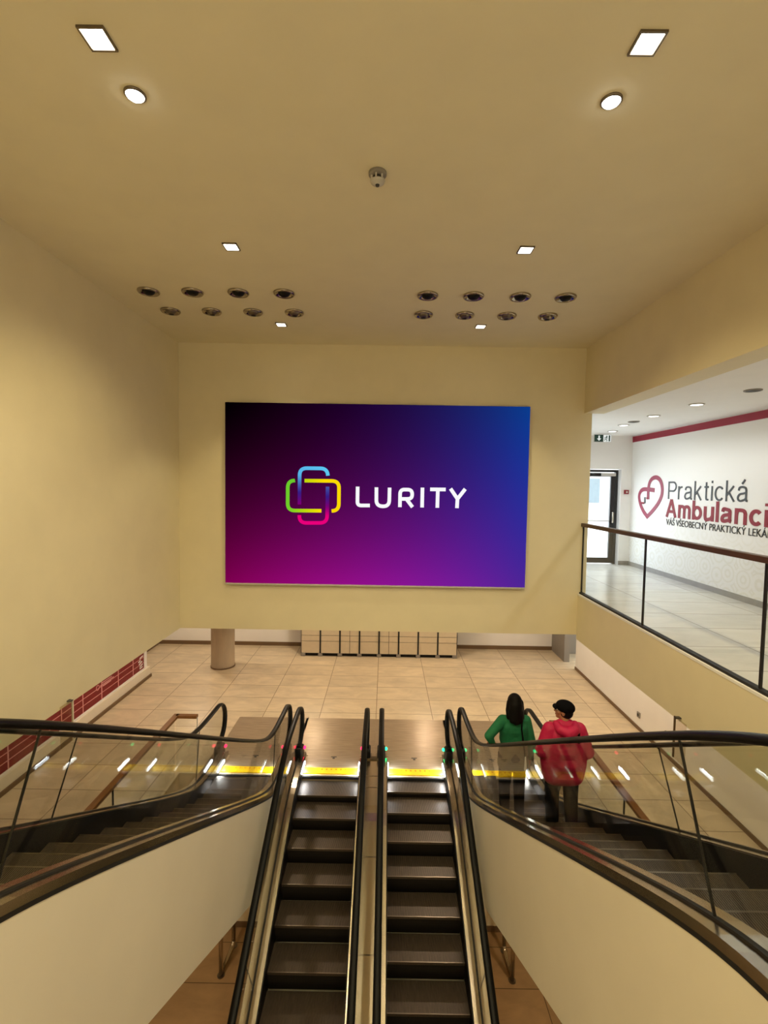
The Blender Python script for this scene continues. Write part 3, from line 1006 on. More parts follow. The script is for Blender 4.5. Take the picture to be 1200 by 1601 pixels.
heart = [(9.763, 4.828), (9.98, 4.842), (10.184, 4.842), (10.30, 4.79), (10.345, 4.68), (10.272, 4.518), (10.146, 4.38), (10.05, 4.315)]
heart2 = [(9.995, 4.278), (9.816, 4.397), (9.62, 4.56), (9.51, 4.716), (9.494, 4.867), (9.572, 5.02), (9.714, 5.085), (9.87, 5.06), (9.965, 4.966), (9.994, 4.807), (9.985, 4.638)]
hm = ribbon_x(smooth_pts(heart) + [Vector((9.985, 4.27))], 0.085, 5.443, 5.449)
hm2 = ribbon_x([Vector((10.02, 4.262))] + smooth_pts(heart2), 0.085, 5.4425, 5.4485)
hm.add(hm2.v, hm2.f)
em = hm.build('heart_emblem', M['rose'], ws)
ft = ribbon_x([(10.11, 4.68), (10.105, 4.55)], 0.05, 5.442, 5.448)
ft.build('dark_tab', M['ink'], em)
ribbon_x([(9.985, 4.66), (10.05, 4.66)], 0.04, 5.4415, 5.4475).build('step_tab', M['crim_letter'], em)
ribbon_x([(10.13, 4.555), (10.26, 4.555)], 0.04, 5.4415, 5.4475).build('step_tab', M['crim_letter'], em)

# ------------------------------------------------------------------ screen
SX0, SX1, SZ0, SZ1 = -2.49, 2.195, 3.27, 6.07
SY = YW - 0.06
scr = thing('display_screen', 'large wide screen with purple gradient on the cream wall', 'screen', ((SX0 + SX1) / 2, YW, SZ0))
MB().box(SX0, SX1, SY + 0.002, YW, SZ0 - 0.0, SZ1).build('housing', M['screenblack'], scr)
MB().box(SX0, SX1, SY - 0.004, SY + 0.012, SZ0 - 0.022, SZ0).build('bottom_trim', M['lightgrey'], scr)
grid = [[(125, 0, 78), (142, 17, 140), (78, 36, 150)], [(52, 0, 33), (74, 10, 88), (38, 46, 152)], [(0, 0, 0), (30, 6, 54), (10, 60, 140)]]


def quad(a, b, c_, t):
    return a * (1 - t) * (1 - 2 * t) + 4 * b * t * (1 - t) + c_ * t * (2 * t - 1)


NX, NZ = 48, 32
vs, cols = [], []
for j in range(NZ + 1):
    for i in range(NX + 1):
        u, v = i / NX, j / NZ
        vs.append((SX0 + (SX1 - SX0) * u, SY, SZ0 + (SZ1 - SZ0) * v))
        rows = [[quad(*(grid[r][q][k] for q in range(3)), u) for k in range(3)] for r in range(3)]
        cc = [max(0, quad(rows[0][k], rows[1][k], rows[2][k], v)) for k in range(3)]
        cols.append(s2l(cc))
fs = [(j * (NX + 1) + i, j * (NX + 1) + i + 1, (j + 1) * (NX + 1) + i + 1, (j + 1) * (NX + 1) + i) for j in range(NZ) for i in range(NX)]
pic = MB().add(vs, fs).build('picture', M['screen'], scr, fix=False)
at = pic.data.color_attributes.new('Col', 'FLOAT_COLOR', 'POINT')
for i, cc in enumerate(cols): at.data[i].color = (*cc, 1)

# logo: px on the photograph's screen -> metres on the screen
def sp(px, py):
    u = (px - 352.0) / (824.0 - 352.0)
    top_y = 629.5 + 6.5 * u; bot_y = 910 + 9 * u
    v = (bot_y - py) / (bot_y - top_y)
    return SX0 + (SX1 - SX0) * u, SZ0 + (SZ1 - SZ0) * v


def zl(x, y):       # zoomed logo crop (430..750, 710..840) at 3.75x
    return sp(430 + x / 3.75, 710 + y / 3.75)


def stroke(pts, width, y0, y1, colours=None):
    P = [Vector(p) for p in pts]
    lo, hi = [], []
    for i, p in enumerate(P):
        t = (P[min(i + 1, len(P) - 1)] - P[max(i - 1, 0)]).normalized()
        n = Vector((-t.y, t.x)) * (width / 2)
        lo.append(p + n); hi.append(p - n)
    n = len(P)
    vs = [(p.x, y0, p.y) for p in lo] + [(p.x, y0, p.y) for p in hi] + [(p.x, y1, p.y) for p in lo] + [(p.x, y1, p.y) for p in hi]
    fs = []
    for i in range(n - 1):
        fs += [(i, i + 1, n + i + 1, n + i), (2 * n + i, 3 * n + i, 3 * n + i + 1, 2 * n + i + 1), (i, 2 * n + i, 2 * n + i + 1, i + 1), (n + i, n + i + 1, 3 * n + i + 1, 3 * n + i)]
    fs += [(0, n, 3 * n, 2 * n), (n - 1, 3 * n - 1, 4 * n - 1, 2 * n - 1)]
    return vs, fs, ([colours[i] for i in range(n)] * 4 if colours else None)


def arc_corner(pts, rad):
    """polyline with rounded inner corners, in zoom coordinates, densely sampled"""
    P = [Vector(p) for p in pts]
    out = [P[0]]
    for i in range(1, len(P) - 1):
        a = (P[i - 1] - P[i]).normalized(); b = (P[i + 1] - P[i]).normalized()
        s0, s1 = P[i] + a * rad, P[i] + b * rad
        for k in range(9):
            t = k / 8
            out.append(s0 * (1 - t) ** 2 + P[i] * 2 * t * (1 - t) + s1 * t * t)
    out.append(P[-1])
    dense = []
    for a, b in zip(out[:-1], out[1:]):
        n = max(1, int((b - a).length / 8))
        dense += [a + (b - a) * k / n for k in range(n)]
    return dense + [out[-1]]


def lerp3(stops, t):
    for (t0, c0), (t1, c1) in zip(stops[:-1], stops[1:]):
        if t <= t1:
            k = max(0, (t - t0) / (t1 - t0)) if t1 > t0 else 0
            return tuple(c0[i] + (c1[i] - c0[i]) * k for i in range(3))
    return stops[-1][1]


LOGO_W = 0.056
logo = []
blue, deep, mag, pink, green, yell = (92, 200, 242), (54, 28, 130), (124, 0, 116), (232, 0, 122), (112, 205, 40), (250, 220, 0)
strokes = [
    ([(308, 120), (306, 80), (143, 78), (143, 290)], 42, [(0, blue), (0.55, (86, 180, 232)), (0.82, deep), (1, mag)]),
    ([(172, 151), (374, 153), (374, 328), (334, 328)], 42, [(0, (190, 215, 10)), (0.3, yell), (1, (252, 214, 0))]),
    ([(307, 186), (306, 398), (143, 398), (143, 352)], 42, [(0, (66, 86, 170)), (0.15, deep), (0.30, mag), (0.45, pink), (1, pink)]),
    ([(272, 327), (74, 325), (74, 150), (110, 150)], 42, [(0, (250, 226, 0)), (0.2, (200, 218, 10)), (0.5, green), (1, (104, 200, 44))]),
]
mk = MB(); mc = []
for pts, rad, stops in strokes:
    d_ = arc_corner(pts, rad)
    acc = [0]
    for a, b in zip(d_[:-1], d_[1:]): acc.append(acc[-1] + (b - a).length)
    cs = [s2l(lerp3(stops, q / acc[-1])) for q in acc]
    v, f, cc = stroke([zl(*p) for p in d_], LOGO_W, SY - 0.004, SY - 0.0005, cs)
    mk.add(v, f); mc += cc
lg = mk.build('logo_mark', M['screen'], scr)
at = lg.data.color_attributes.new('Col', 'FLOAT_COLOR', 'POINT')
for i, cc in enumerate(mc): at.data[i].color = (*cc, 1)
LW = 0.056
letters = [
    [[(483, 186), (483, 296), (556, 296)]],
    [[(593, 190), (594, 300), (669, 302), (670, 192)]],
    [[(732, 306), (732, 203), (802, 204), (803, 258), (732, 258)], [(772, 262), (806, 306)]],
    [[(862, 192), (862, 308)]],
    [[(907, 202), (998, 203)], [(952, 208), (951, 310)]],
    [[(1026, 198), (1068, 258)], [(1112, 200), (1068, 258)], [(1068, 256), (1066, 312)]],
]
rads = [22, 36, 26, 1, 1, 1]
wm = MB()
q = 0
for L_, rd in zip(letters, rads):
    for pl in L_:
        d_ = arc_corner(pl, rd) if len(pl) > 2 else [Vector(p) for p in pl]
        v, f, _ = stroke([zl(*p) for p in d_], LW, SY - 0.004 - 0.0002 * q, SY - 0.0005)
        wm.add(v, f); q += 1
wm.build('word_lettering', M['logo_white'], scr)

# ------------------------------------------------------------------ ceiling fittings
def square_lamp(x, y, label, first=None, energy=L_ROOM):
    group = 'square recessed ceiling downlights'
    if first:
        return copy_tree(first, (x, y, ZC), label, group)
    t = thing('ceiling_downlight', label, 'ceiling lamp', (x, y, ZC), group)
    fr = MB()
    a, b = 0.056, 0.066
    for (p, q_, r_, s_) in ((-b, b, -b, -a), (-b, b, a, b), (-b, -a, -a, a), (a, b, -a, a)):
        fr.box(x + p, x + q_, y + r_, y + s_, ZC - 0.012, ZC)
    fr.build('frame', M['steel_dark'], t)
    MB().box(x - a, x + a, y - a, y + a, ZC - 0.006, ZC).build('diffuser', M['lamp'], t)
    return t


XA, XB = -1.448, 1.235
first = None
posn = [(XA, 2.462, 'square recessed ceiling lamp nearest the camera on the left'), (XB, 2.449, 'square recessed ceiling lamp nearest the camera on the right'),
        (XA, 4.50, 'square recessed ceiling lamp left of centre, in front of the left chrome nozzles'), (XB, 4.482, 'square recessed ceiling lamp right of centre, in front of the right chrome nozzles'),
        (XA, 6.60, 'square recessed ceiling lamp behind the left chrome nozzles near the screen wall'), (XB, 6.56, 'square recessed ceiling lamp behind the right chrome nozzles near the screen wall')]
for (x, y, lb) in posn:
    o = square_lamp(x, y, lb, first)
    first = first or o
    near = y > 6
    lamp('downlight_beam', 'SPOT', (x, y, ZC - 0.03), L_ROOM * (0.75 if near else 1.0), WARM, (0, 0, -1), spot_size=radians(98 if near else 148), spot_blend=0.35 if near else 0.6, shadow_soft_size=0.05)
for y in (0.4, -1.7, -3.8):
    for x in (XA, XB):
        lamp('downlight_beam', 'SPOT', (x, y, ZC - 0.03), L_ROOM, WARM, (0, 0, -1), spot_size=radians(150), spot_blend=0.8, shadow_soft_size=0.05)

sp0 = None
for (x, y, lb) in ((-1.44, 2.80, 'round bright cool spot lamp beside the front left square ceiling lamp'), (1.225, 2.80, 'round bright cool spot lamp beside the front right square ceiling lamp')):
    if sp0 is None:
        sp0 = thing('ceiling_spot', lb, 'ceiling lamp', (x, y, ZC), 'round ceiling spots')
        MB().lathe((x, y, ZC), [(0.058, 0.0), (0.058, -0.008), (0.05, -0.014), (0.048, -0.008)], 24).build('ring', M['steel_dark'], sp0, smooth=True)
        MB().lathe((x, y, ZC), [(0.0, -0.034), (0.025, -0.030), (0.044, -0.016), (0.049, -0.006)], 24).build('bulb', M['lampcool'], sp0, smooth=True)
    else:
        copy_tree(sp0, (x, y, ZC), lb, 'round ceiling spots')
    lamp('spot_beam', 'SPOT', (x, y, ZC - 0.06), L_SPOT, (1.0, 0.90, 0.70), (0, 0.15, -1), spot_size=radians(120), spot_blend=0.7, shadow_soft_size=0.04)

# chrome nozzles: four rows of four in two clusters
def nozzle(x, y, dark, label, group):
    t = thing('ceiling_nozzle', label, 'ceiling nozzle', (x, y, ZC), group)
    MB().lathe((x, y, ZC), [(0.088, 0.0), (0.118, 0.0), (0.121, -0.010), (0.110, -0.026), (0.090, -0.018), (0.074, -0.002), (0.068, 0.0)], 32).build('flange', M['chrome'], t, smooth=True)
    MB().lathe((x, y, ZC), [(0.0, -0.046), (0.030, -0.044), (0.050, -0.034), (0.064, -0.018), (0.070, 0.0)], 28).build('eyeball', M['black'] if dark else M['steel_dark'], t, smooth=True)
    if not dark:
        MB().lathe((x, y + 0.018, ZC - 0.005), [(0.0, -0.045), (0.030, -0.042), (0.034, -0.034)], 20).build('opening', M['black'], t, smooth=True)
    return t


ordn = ['outermost', 'second from the side wall', 'third from the side wall', 'innermost']
for side, xs_ in (('left', (-2.722, -2.223, -1.704, -1.185)), ('right', (1.994, 1.482, 0.955, 0.437))):
    f0 = nozzle(xs_[0], 5.543, True, f'chrome ceiling nozzle with black centre, {side} cluster front row, outermost', f'front row of chrome nozzles on the {side}')
    f1 = nozzle(xs_[0] + (-0.019 if side == 'left' else 0), 6.142, False, f'chrome ceiling nozzle with brown centre, {side} cluster back row, outermost', f'back row of chrome nozzles on the {side}')
    for k in (1, 2, 3):
        copy_tree(f0, (xs_[k], 5.543, ZC), f'chrome ceiling nozzle with black centre, {side} cluster front row, {ordn[k]}')
        copy_tree(f1, (xs_[k], 6.142, ZC), f'chrome ceiling nozzle with brown centre, {side} cluster back row, {ordn[k]}')

sd = thing('smoke_detector', 'round smoke detector in the middle of the cream ceiling', 'smoke detector', (-0.092, 3.445, ZC))
c0 = (-0.092, 3.445, ZC)
MB().lathe(c0, [(0.0, 0), (0.062, 0.0), (0.062, -0.018), (0.055, -0.026), (0.0, -0.026)], 28).build('base', M['grey'], sd, smooth=True)
rb = MB()
for k in range(6):
    a = k * pi / 3 + 0.3
    rb.box(c0[0] + 0.043 * cos(a) - 0.006, c0[0] + 0.043 * cos(a) + 0.006, c0[1] + 0.043 * sin(a) - 0.006, c0[1] + 0.043 * sin(a) + 0.006, ZC - 0.058, ZC - 0.026)
rb.build('cage', M['lightgrey'], sd)
MB().lathe(c0, [(0.0, -0.026), (0.03, -0.026), (0.03, -0.058), (0.0, -0.058)], 20).build('chamber', M['darkgrey'], sd, smooth=True)
MB().lathe(c0, [(0.0, -0.056), (0.052, -0.056), (0.046, -0.070), (0.022, -0.082), (0.0, -0.082)], 28).build('cover', M['lightgrey'], sd, smooth=True)
MB().lathe((c0[0], c0[1], ZC), [(0.0, -0.080), (0.015, -0.080), (0.012, -0.092), (0.0, -0.092)], 16).build('sensor_tip', M['darkgrey'], sd, smooth=True)

# gallery ceiling lamps and round speakers
GZ = 6.02
g0 = None
for (x, y, lb) in ((4.29, 6.74, 'gallery ceiling lamp nearest the camera, in front of the clinic lettering'), (4.29, 7.81, 'second gallery ceiling lamp from the camera'), (4.37, 8.95, 'third gallery ceiling lamp from the camera'), (4.60, 9.87, 'farthest gallery ceiling lamp, just before the exit sign')):
    if g0 is None:
        g0 = thing('gallery_downlight', lb, 'ceiling lamp', (x, y, GZ), 'gallery ceiling lamps')
        MB().lathe((x, y, GZ), [(0.075, 0), (0.10, 0.0), (0.098, -0.010), (0.078, -0.014)], 28).build('ring', M['lightgrey'], g0, smooth=True)
        MB().lathe((x, y, GZ), [(0.0, -0.010), (0.078, -0.008), (0.079, 0)], 28).build('diffuser', M['lampmezz'], g0, smooth=True)
    else:
        copy_tree(g0, (x, y, GZ), lb, 'gallery ceiling lamps')
for (x, y) in ((4.29, 6.74), (4.29, 7.81), (4.37, 8.95), (4.29, 4.6), (4.29, 2.4)):
    lamp('gallery_beam', 'SPOT', (x, y, GZ - 0.04), L_MEZZ, (0.96, 1.0, 0.99), (0, 0, -1), spot_size=radians(165), spot_blend=0.5, shadow_soft_size=0.05)
s0 = None
for (x, y, lb) in ((4.33, 5.77, 'round dark ceiling speaker nearest the camera on the gallery'), (4.32, 8.49, 'round dark ceiling speaker far along the gallery')):
    if s0 is None:
        s0 = thing('ceiling_speaker', lb, 'speaker', (x, y, GZ), 'gallery ceiling speakers')
        MB().lathe((x, y, GZ), [(0.075, 0), (0.095, 0.0), (0.092, -0.012), (0.076, -0.012)], 28).build('rim', M['grey'], s0, smooth=True)
        MB().lathe((x, y, GZ), [(0.0, -0.010), (0.076, -0.008), (0.077, 0)], 28).build('grille', M['darkgrey'], s0, smooth=True)
    else:
        copy_tree(s0, (x, y, GZ), lb)

# lamps under the slab (hidden above the lower hall) and on the level below
for (x, y) in ((-5.0, 12.9), (-1.9, 12.7), (1.2, 12.7), (4.1, 11.9), (-4.7, 9.2), (-1.9, 9.4), (1.2, 9.4), (4.1, 9.0)):
    lamp('lower_beam', 'SPOT', (x, y, ZS - 0.12), L_LOWER, WARMER, (0, 0, -1), spot_size=radians(140), spot_blend=0.6, shadow_soft_size=0.06)
for (x, y) in ((-4.4, 6.0), (-4.4, 3.0), (4.1, 6.0), (4.1, 3.0)):
    lamp('lower_beam', 'SPOT', (x, y, ZS - 0.12), L_LOWER * 0.6, WARMER, (0, 0, -1), spot_size=radians(140), spot_blend=0.6, shadow_soft_size=0.06)
for (x, y) in ((-3.0, 6.0), (2.8, 6.0), (-3.0, 2.5), (2.8, 2.5)):
    lamp('basement_beam', 'SPOT', (x, y, -0.5), L_PIT, WARMER, (0, 0, -1), spot_size=radians(150), spot_blend=0.6, shadow_soft_size=0.08)

# ------------------------------------------------------------------ lower hall furniture
bk = thing('locker_bank', 'row of pale lockers with black dividers against the rear wall', 'lockers', (-0.125, 13.35, 0))
bx0, bay, y0 = -2.335, 0.5528, 13.35
MB().box(bx0, bx0 + 8 * bay, y0 + 0.02, y0 + 0.55, 0.09, 2.1).build('carcass', M['darkgrey'], bk)
MB().box(bx0, bx0 + 8 * bay, y0 + 0.03, y0 + 0.50, 0.0, 0.09).build('plinth', M['black'], bk)
for k in range(8):
    xa, xb = bx0 + k * bay + 0.022, bx0 + (k + 1) * bay - 0.022
    cols_ = [(xa, (xa + xb) / 2 - 0.006), ((xa + xb) / 2 + 0.006, xb)] if k in (2, 4) else [(xa, xb)]
    for (p, q_) in cols_:
        for (z0, z1) in ((0.09, 0.425), (0.437, 0.59), (0.602, 1.1), (1.112, 1.6), (1.612, 2.09)):
            MB().box(p, q_, y0, y0 + 0.02, z0, z1).build('door', M['locker'], bk)
for k in range(9):
    xc = bx0 + k * bay
    bw = 0.022 if 0 < k < 8 else 0.01
    if 0 < k < 8:
        MB().box(xc - bw, xc + bw, y0 - 0.012, y0 + 0.02, 0.09, 2.1).build('divider', M['gap'], bk)
    xf = xc + (0.07 if k == 0 else -0.07 if k == 8 else 0)
    bevel(MB().box(xf - 0.06, xf + 0.06, y0 - 0.03, y0 + 0.12, 0.0, 0.085).build('foot', M['grey'], bk), 0.008)

# red board with a pale grid on the lower left wall
rbd = thing('red_wall_board', 'long dark red board with thin pale grid lines on the lower left wall', 'wall board', (-5.85, 6.5, 0))
MB().box(-5.88, -5.845, 1.5, 11.55, 0.30, 2.2).build('board', M['red'], rbd)
for z in (0.44, 0.575, 0.9, 1.3):
    MB().box(-5.846, -5.842, 1.5, 11.55, z - 0.006, z + 0.006).build('grid_line', M['pinkline'], rbd)
yv = 11.0
while yv > 1.8:
    MB().box(-5.846, -5.8415, yv - 0.012, yv + 0.012, 0.30, 2.2).build('grid_line', M['pinkline'], rbd)
    yv -= 0.62
MB().box(-5.88, -5.838, 11.50, 11.56, 0.27, 2.22).box(-5.88, -5.838, 1.5, 11.5, 0.262, 0.30).build('frame', M['white'], rbd)
sc_ = MB()
for (y_, z_, l_) in ((9.95, 0.64, 0.36), (9.95, 0.60, 0.5), (9.95, 0.56, 0.3)):
    sc_.box(-5.846, -5.841, y_ - l_ / 2, y_ + l_ / 2, z_ - 0.008, z_ + 0.008)
sc_.tube([(-5.842, 9.62 + 0.05 * cos(a_), 0.60 + 0.05 * sin(a_)) for a_ in [2 * pi * i / 16 for i in range(16)]], 0.006, 6, True)
sc_.build('small_print', M['pinkline'], rbd)
wg = MB()
for pl in ([(11.44, 0.62), (11.30, 0.60), (11.32, 0.54), (11.24, 0.52)], [(11.40, 0.50), (11.26, 0.46)], [(11.42, 0.42), (11.30, 0.40), (11.30, 0.35), (11.42, 0.36)]):
    wg.tube([(-5.842, a_, b_) for a_, b_ in pl], 0.012, 6)
wg.build('white_strokes', M['white'], rbd)
struct('trim_3', MB().box(-5.88, -5.80, YB, 11.72, 0.07, 0.26), M['clad'], 'cream ledge under the red board on the lower left wall', 'trim')
struct('baseboard_lower_left', MB().box(-5.88, -5.77, YB, 11.74, 0.0, 0.07), M['skirt'], 'brown skirting under the red board', 'baseboard')

# small sockets on the lower right wall
k0 = thing('wall_socket', 'small dark socket low on the right wall, farther from the camera', 'socket', (5.17, 9.46, 0.30), 'sockets on the lower right wall')
bevel(MB().box(5.145, 5.17, 9.41, 9.51, 0.25, 0.36).build('plate', M['grey'], k0), 0.006)
MB().cyl((5.138, 9.46, 0.305), 0.03, 0.008, 16, 'x').build('outlet', M['darkgrey'], k0)
copy_tree(k0, (5.17, 8.50, 0.40), 'small dark socket low on the right wall, nearer the camera')

# clear guard plates that hang where the handrails pass the slab
for (x, lb) in ((XL + 0.035, 'small clear guard plate hanging at the left slab edge'), (XR - 0.045, 'small clear guard plate hanging at the right slab edge')):
    z0 = ZS if x < 0 else ZS - 0.07
    gp = thing('guard_plate', lb, 'guard plate', (x, 4.72, z0), 'clear guard plates at the slab edges')
    MB().box(x - 0.004, x + 0.004, 4.64, 4.82, z0 - 0.38, z0 + 0.05).build('sheet', M['acrylic'], gp)
    MB().box(x - 0.007, x + 0.007, 4.82, 4.836, z0 - 0.38, z0 + 0.05).build('edge_strip', M['clad'] if x < 0 else M['skirt'], gp)
    MB().box(x - 0.008 - (0.03 if x < 0 else 0), x + 0.008 + (0.04 if x > 0 else 0), 4.79, 4.83, z0 + 0.036, z0 + 0.048).build('bracket', M['darkgrey'], gp)

# steel hoops on the level below
def hoop(x0, x1, label):
    t = thing('steel_hoop', label, 'hoop barrier', ((x0 + x1) / 2, 7.6, -3.15), 'steel hoop barriers under the escalators')
    z0, z1 = -3.15, -2.25
    p0, p1 = Vector((x0, 7.38, 0)), Vector((x1, 7.88, 0))
    pts = [p0 + Vector((0, 0, z0)), p0 + Vector((0, 0, z1 - 0.12))]
    for k in range(1, 6):
        a = pi / 2 * k / 6
        pts.append(p0 + (p1 - p0) * (0.22 * (1 - cos(a))) + Vector((0, 0, z1 - 0.12 + 0.12 * sin(a))))
    for k in range(5, -1, -1):
        a = pi / 2 * k / 6
        pts.append(p1 + (p0 - p1) * (0.22 * (1 - cos(a))) + Vector((0, 0, z1 - 0.12 + 0.12 * sin(a))))
    pts.append(p1 + Vector((0, 0, z0 + 0.10)))
    for k in range(1, 6):
        a = pi / 2 * k / 6
        pts.append(p1 + (p0 - p1) * (0.22 * (1 - cos(a))) + Vector((0, 0, z0 + 0.10 - 0.10 * sin(a) + 0.034)))
    pts[0] = p0 + Vector((0, 0, z0 + 0.034))
    MB().tube(pts, 0.034, 12, True).build('tube', M['steel'], t, smooth=True)
    for p in (p0, p1):
        MB().cyl((p.x, p.y, z0), 0.06, 0.012, 20).build('foot_plate', M['steel_dark'], t)
    return t


hoop(-2.55, -2.50, 'polished steel hoop barrier below the far left escalator')
hoop(2.17, 2.16, 'polished steel hoop barrier below the far right escalator')

# ------------------------------------------------------------------ people
def capsule(mb, p0, r0, p1, r1, sq=1.0, n=16):
    """tapered capsule; sq squashes it along the world Y axis"""
    p0, p1 = Vector(p0), Vector(p1)
    ax = p1 - p0
    L = ax.length
    if L < 1e-6: ax = Vector((0, 0, 1))
    t = ax.normalized()
    a = t.cross(Vector((0, 1, 0)))
    if a.length < 0.1: a = t.cross(Vector((1, 0, 0)))
    a.normalize(); b = t.cross(a)
    vs, fs = [], []
    rings = []
    for k in range(1, 6): rings.append((p0, r0, -pi / 2 + pi / 2 * k / 5))
    for k in range(0, 5): rings.append((p1, r1, pi / 2 * k / 5))
    for (c_, r_, an) in rings:
        for i in range(n):
            q_ = 2 * pi * i / n
            o = (a * cos(q_) + b * sin(q_)) * (r_ * cos(an)) + t * (r_ * sin(an))
            o.y *= sq
            vs.append(tuple(c_ + o))
    for j in range(len(rings) - 1):
        for i in range(n):
            fs.append((j * n + i, j * n + (i + 1) % n, (j + 1) * n + (i + 1) % n, (j + 1) * n + i))
    e0 = -t * r0; e0.y *= sq
    e1 = t * r1; e1.y *= sq
    vs += [tuple(p0 + e0), tuple(p1 + e1)]
    a0, b0 = len(vs) - 2, len(vs) - 1
    for i in range(n):
        fs.append((a0, (i + 1) % n, i))
        fs.append((b0, (len(rings) - 1) * n + i, (len(rings) - 1) * n + (i + 1) % n))
    mb.add(vs, fs)


def chain(mb, pts, sq=1.0):
    for (p, r), (q_, s_) in zip(pts[:-1], pts[1:]):
        capsule(mb, p, r, q_, s_, sq)


def fused(name, mb, m, parent, voxel=0.012, smooth=4, xf=None):
    me = bpy.data.meshes.new(name)
    me.from_pydata(mb.v, [], mb.f)
    bm = bmesh.new(); bm.from_mesh(me)
    bmesh.ops.recalc_face_normals(bm, faces=bm.faces)
    bm.to_mesh(me); bm.free()
    o = bpy.data.objects.new(name, me); COL.objects.link(o)
    r = o.modifiers.new('r', 'REMESH'); r.mode = 'VOXEL'; r.voxel_size = voxel
    s_ = o.modifiers.new('s', 'SMOOTH'); s_.iterations = smooth; s_.factor = 0.5
    bpy.context.view_layer.update()
    me2 = bpy.data.meshes.new_from_object(o.evaluated_get(bpy.context.evaluated_depsgraph_get()))
    bpy.data.objects.remove(o)
    me2.materials.clear(); me2.materials.append(m)
    for p in me2.polygons: p.use_smooth = True
    ob = bpy.data.objects.new(name, me2); COL.objects.link(ob)
    ob.parent = parent
    return ob


def hand(mb, wrist, fdir, pdir, s=1.0, curl=0.5, thumb=1):
    """five fingers: fdir along the hand, pdir = palm normal, thumb = side sign"""
    w_ = Vector(wrist); f = Vector(fdir).normalized(); p = Vector(pdir)
    p = (p - f * p.dot(f)).normalized(); sd = f.cross(p) * thumb
    kn = w_ + f * 0.085 * s
    for o in (-0.026, -0.009, 0.009, 0.026):
        capsule(mb, w_ + sd * o * 0.7 * s, 0.014 * s, kn + sd * o * s, 0.012 * s)
    for o, l in ((0.029, 0.066), (0.010, 0.074), (-0.010, 0.070), (-0.029, 0.054)):
        a = kn + sd * o * s
        d1 = (f * cos(curl * 0.6) + p * sin(curl * 0.6)); d2 = (f * cos(curl * 1.5) + p * sin(curl * 1.5)); d3 = (f * cos(curl * 2.3) + p * sin(curl * 2.3))
        b = a + d1 * l * 0.45 * s; c_ = b + d2 * l * 0.32 * s; e_ = c_ + d3 * l * 0.23 * s
        chain(mb, [(a, 0.0095 * s), (b, 0.009 * s), (c_, 0.0083 * s), (e_, 0.0075 * s)])
    a = w_ + f * 0.028 * s + sd * 0.024 * s
    b = a + (sd * 0.8 + f * 0.55 + p * 0.25).normalized() * 0.042 * s
    c_ = b + (sd * 0.35 + f * 0.85 + p * 0.4).normalized() * 0.034 * s
    chain(mb, [(a, 0.013 * s), (b, 0.0105 * s), (c_, 0.009 * s)])


def head(mb, c_, yaw, s=1.0, pitch=0.0):
    """skull, jaw, nose, lips, brow and ears; faces +Y turned by yaw (positive = to the left)"""
    R_ = Matrix.Translation(Vector(c_)) @ Matrix.Rotation(yaw, 4, 'Z') @ Matrix.Rotation(-pitch, 4, 'X')
    h = MB()
    h.ball((0, -0.012 * s, 0.02 * s), 0.076 * s, 0.094 * s, 0.098 * s, 20, 14)
    h.ball((0, 0.020 * s, -0.045 * s), 0.058 * s, 0.068 * s, 0.072 * s, 20, 14)
    h.ball((0, 0.058 * s, -0.092 * s), 0.026 * s, 0.026 * s, 0.022 * s)
    capsule(h, (0, 0.082 * s, 0.012 * s), 0.010 * s, (0, 0.104 * s, -0.030 * s), 0.014 * s)
    h.ball((-0.011 * s, 0.092 * s, -0.033 * s), 0.010 * s); h.ball((0.011 * s, 0.092 * s, -0.033 * s), 0.010 * s)
    h.ball((0, 0.082 * s, -0.058 * s), 0.024 * s, 0.010 * s, 0.007 * s); h.ball((0, 0.080 * s, -0.070 * s), 0.021 * s, 0.010 * s, 0.008 * s)
    capsule(h, (-0.045 * s, 0.066 * s, 0.024 * s), 0.012 * s, (0.045 * s, 0.066 * s, 0.024 * s), 0.012 * s)
    for sd in (-1, 1):
        h.ball((sd * 0.076 * s, -0.008 * s, -0.010 * s), 0.012 * s, 0.020 * s, 0.032 * s)
        h.ball((sd * 0.048 * s, 0.050 * s, -0.022 * s), 0.022 * s, 0.024 * s, 0.020 * s)
    mb.add([tuple(R_ @ Vector(v)) for v in h.v], h.f)
    return R_


def face_parts(R_, parent, s=1.0):
    for sd in (-1, 1):
        e_ = MB().ball((0, 0, 0), 0.0125 * s, 0.0125 * s, 0.0085 * s)
        e_.v = [tuple(R_ @ (Vector(v) + Vector((sd * 0.031 * s, 0.072 * s, 0.004 * s)))) for v in e_.v]
        e_.build('eye', M['white'], parent, smooth=True, org=(0, 0, 0))
        p_ = MB().ball((0, 0, 0), 0.006 * s)
        p_.v = [tuple(R_ @ (Vector(v) + Vector((sd * 0.031 * s, 0.0815 * s, 0.004 * s)))) for v in p_.v]
        p_.build('pupil', M['ink'], parent, smooth=True, org=(0, 0, 0))
        b_ = MB(); capsule(b_, (sd * 0.018 * s, 0.083 * s, 0.024 * s), 0.0045 * s, (sd * 0.048 * s, 0.070 * s, 0.025 * s), 0.0035 * s)
        b_.v = [tuple(R_ @ Vector(v)) for v in b_.v]
        b_.build('eyebrow', M['hair'], parent, smooth=True, org=(0, 0, 0))
    l_ = MB().ball((0, 0.088 * s, -0.064 * s), 0.020 * s, 0.006 * s, 0.0075 * s)
    l_.v = [tuple(R_ @ Vector(v)) for v in l_.v]
    l_.build('lips', M['rose'], parent, smooth=True, org=(0, 0, 0))


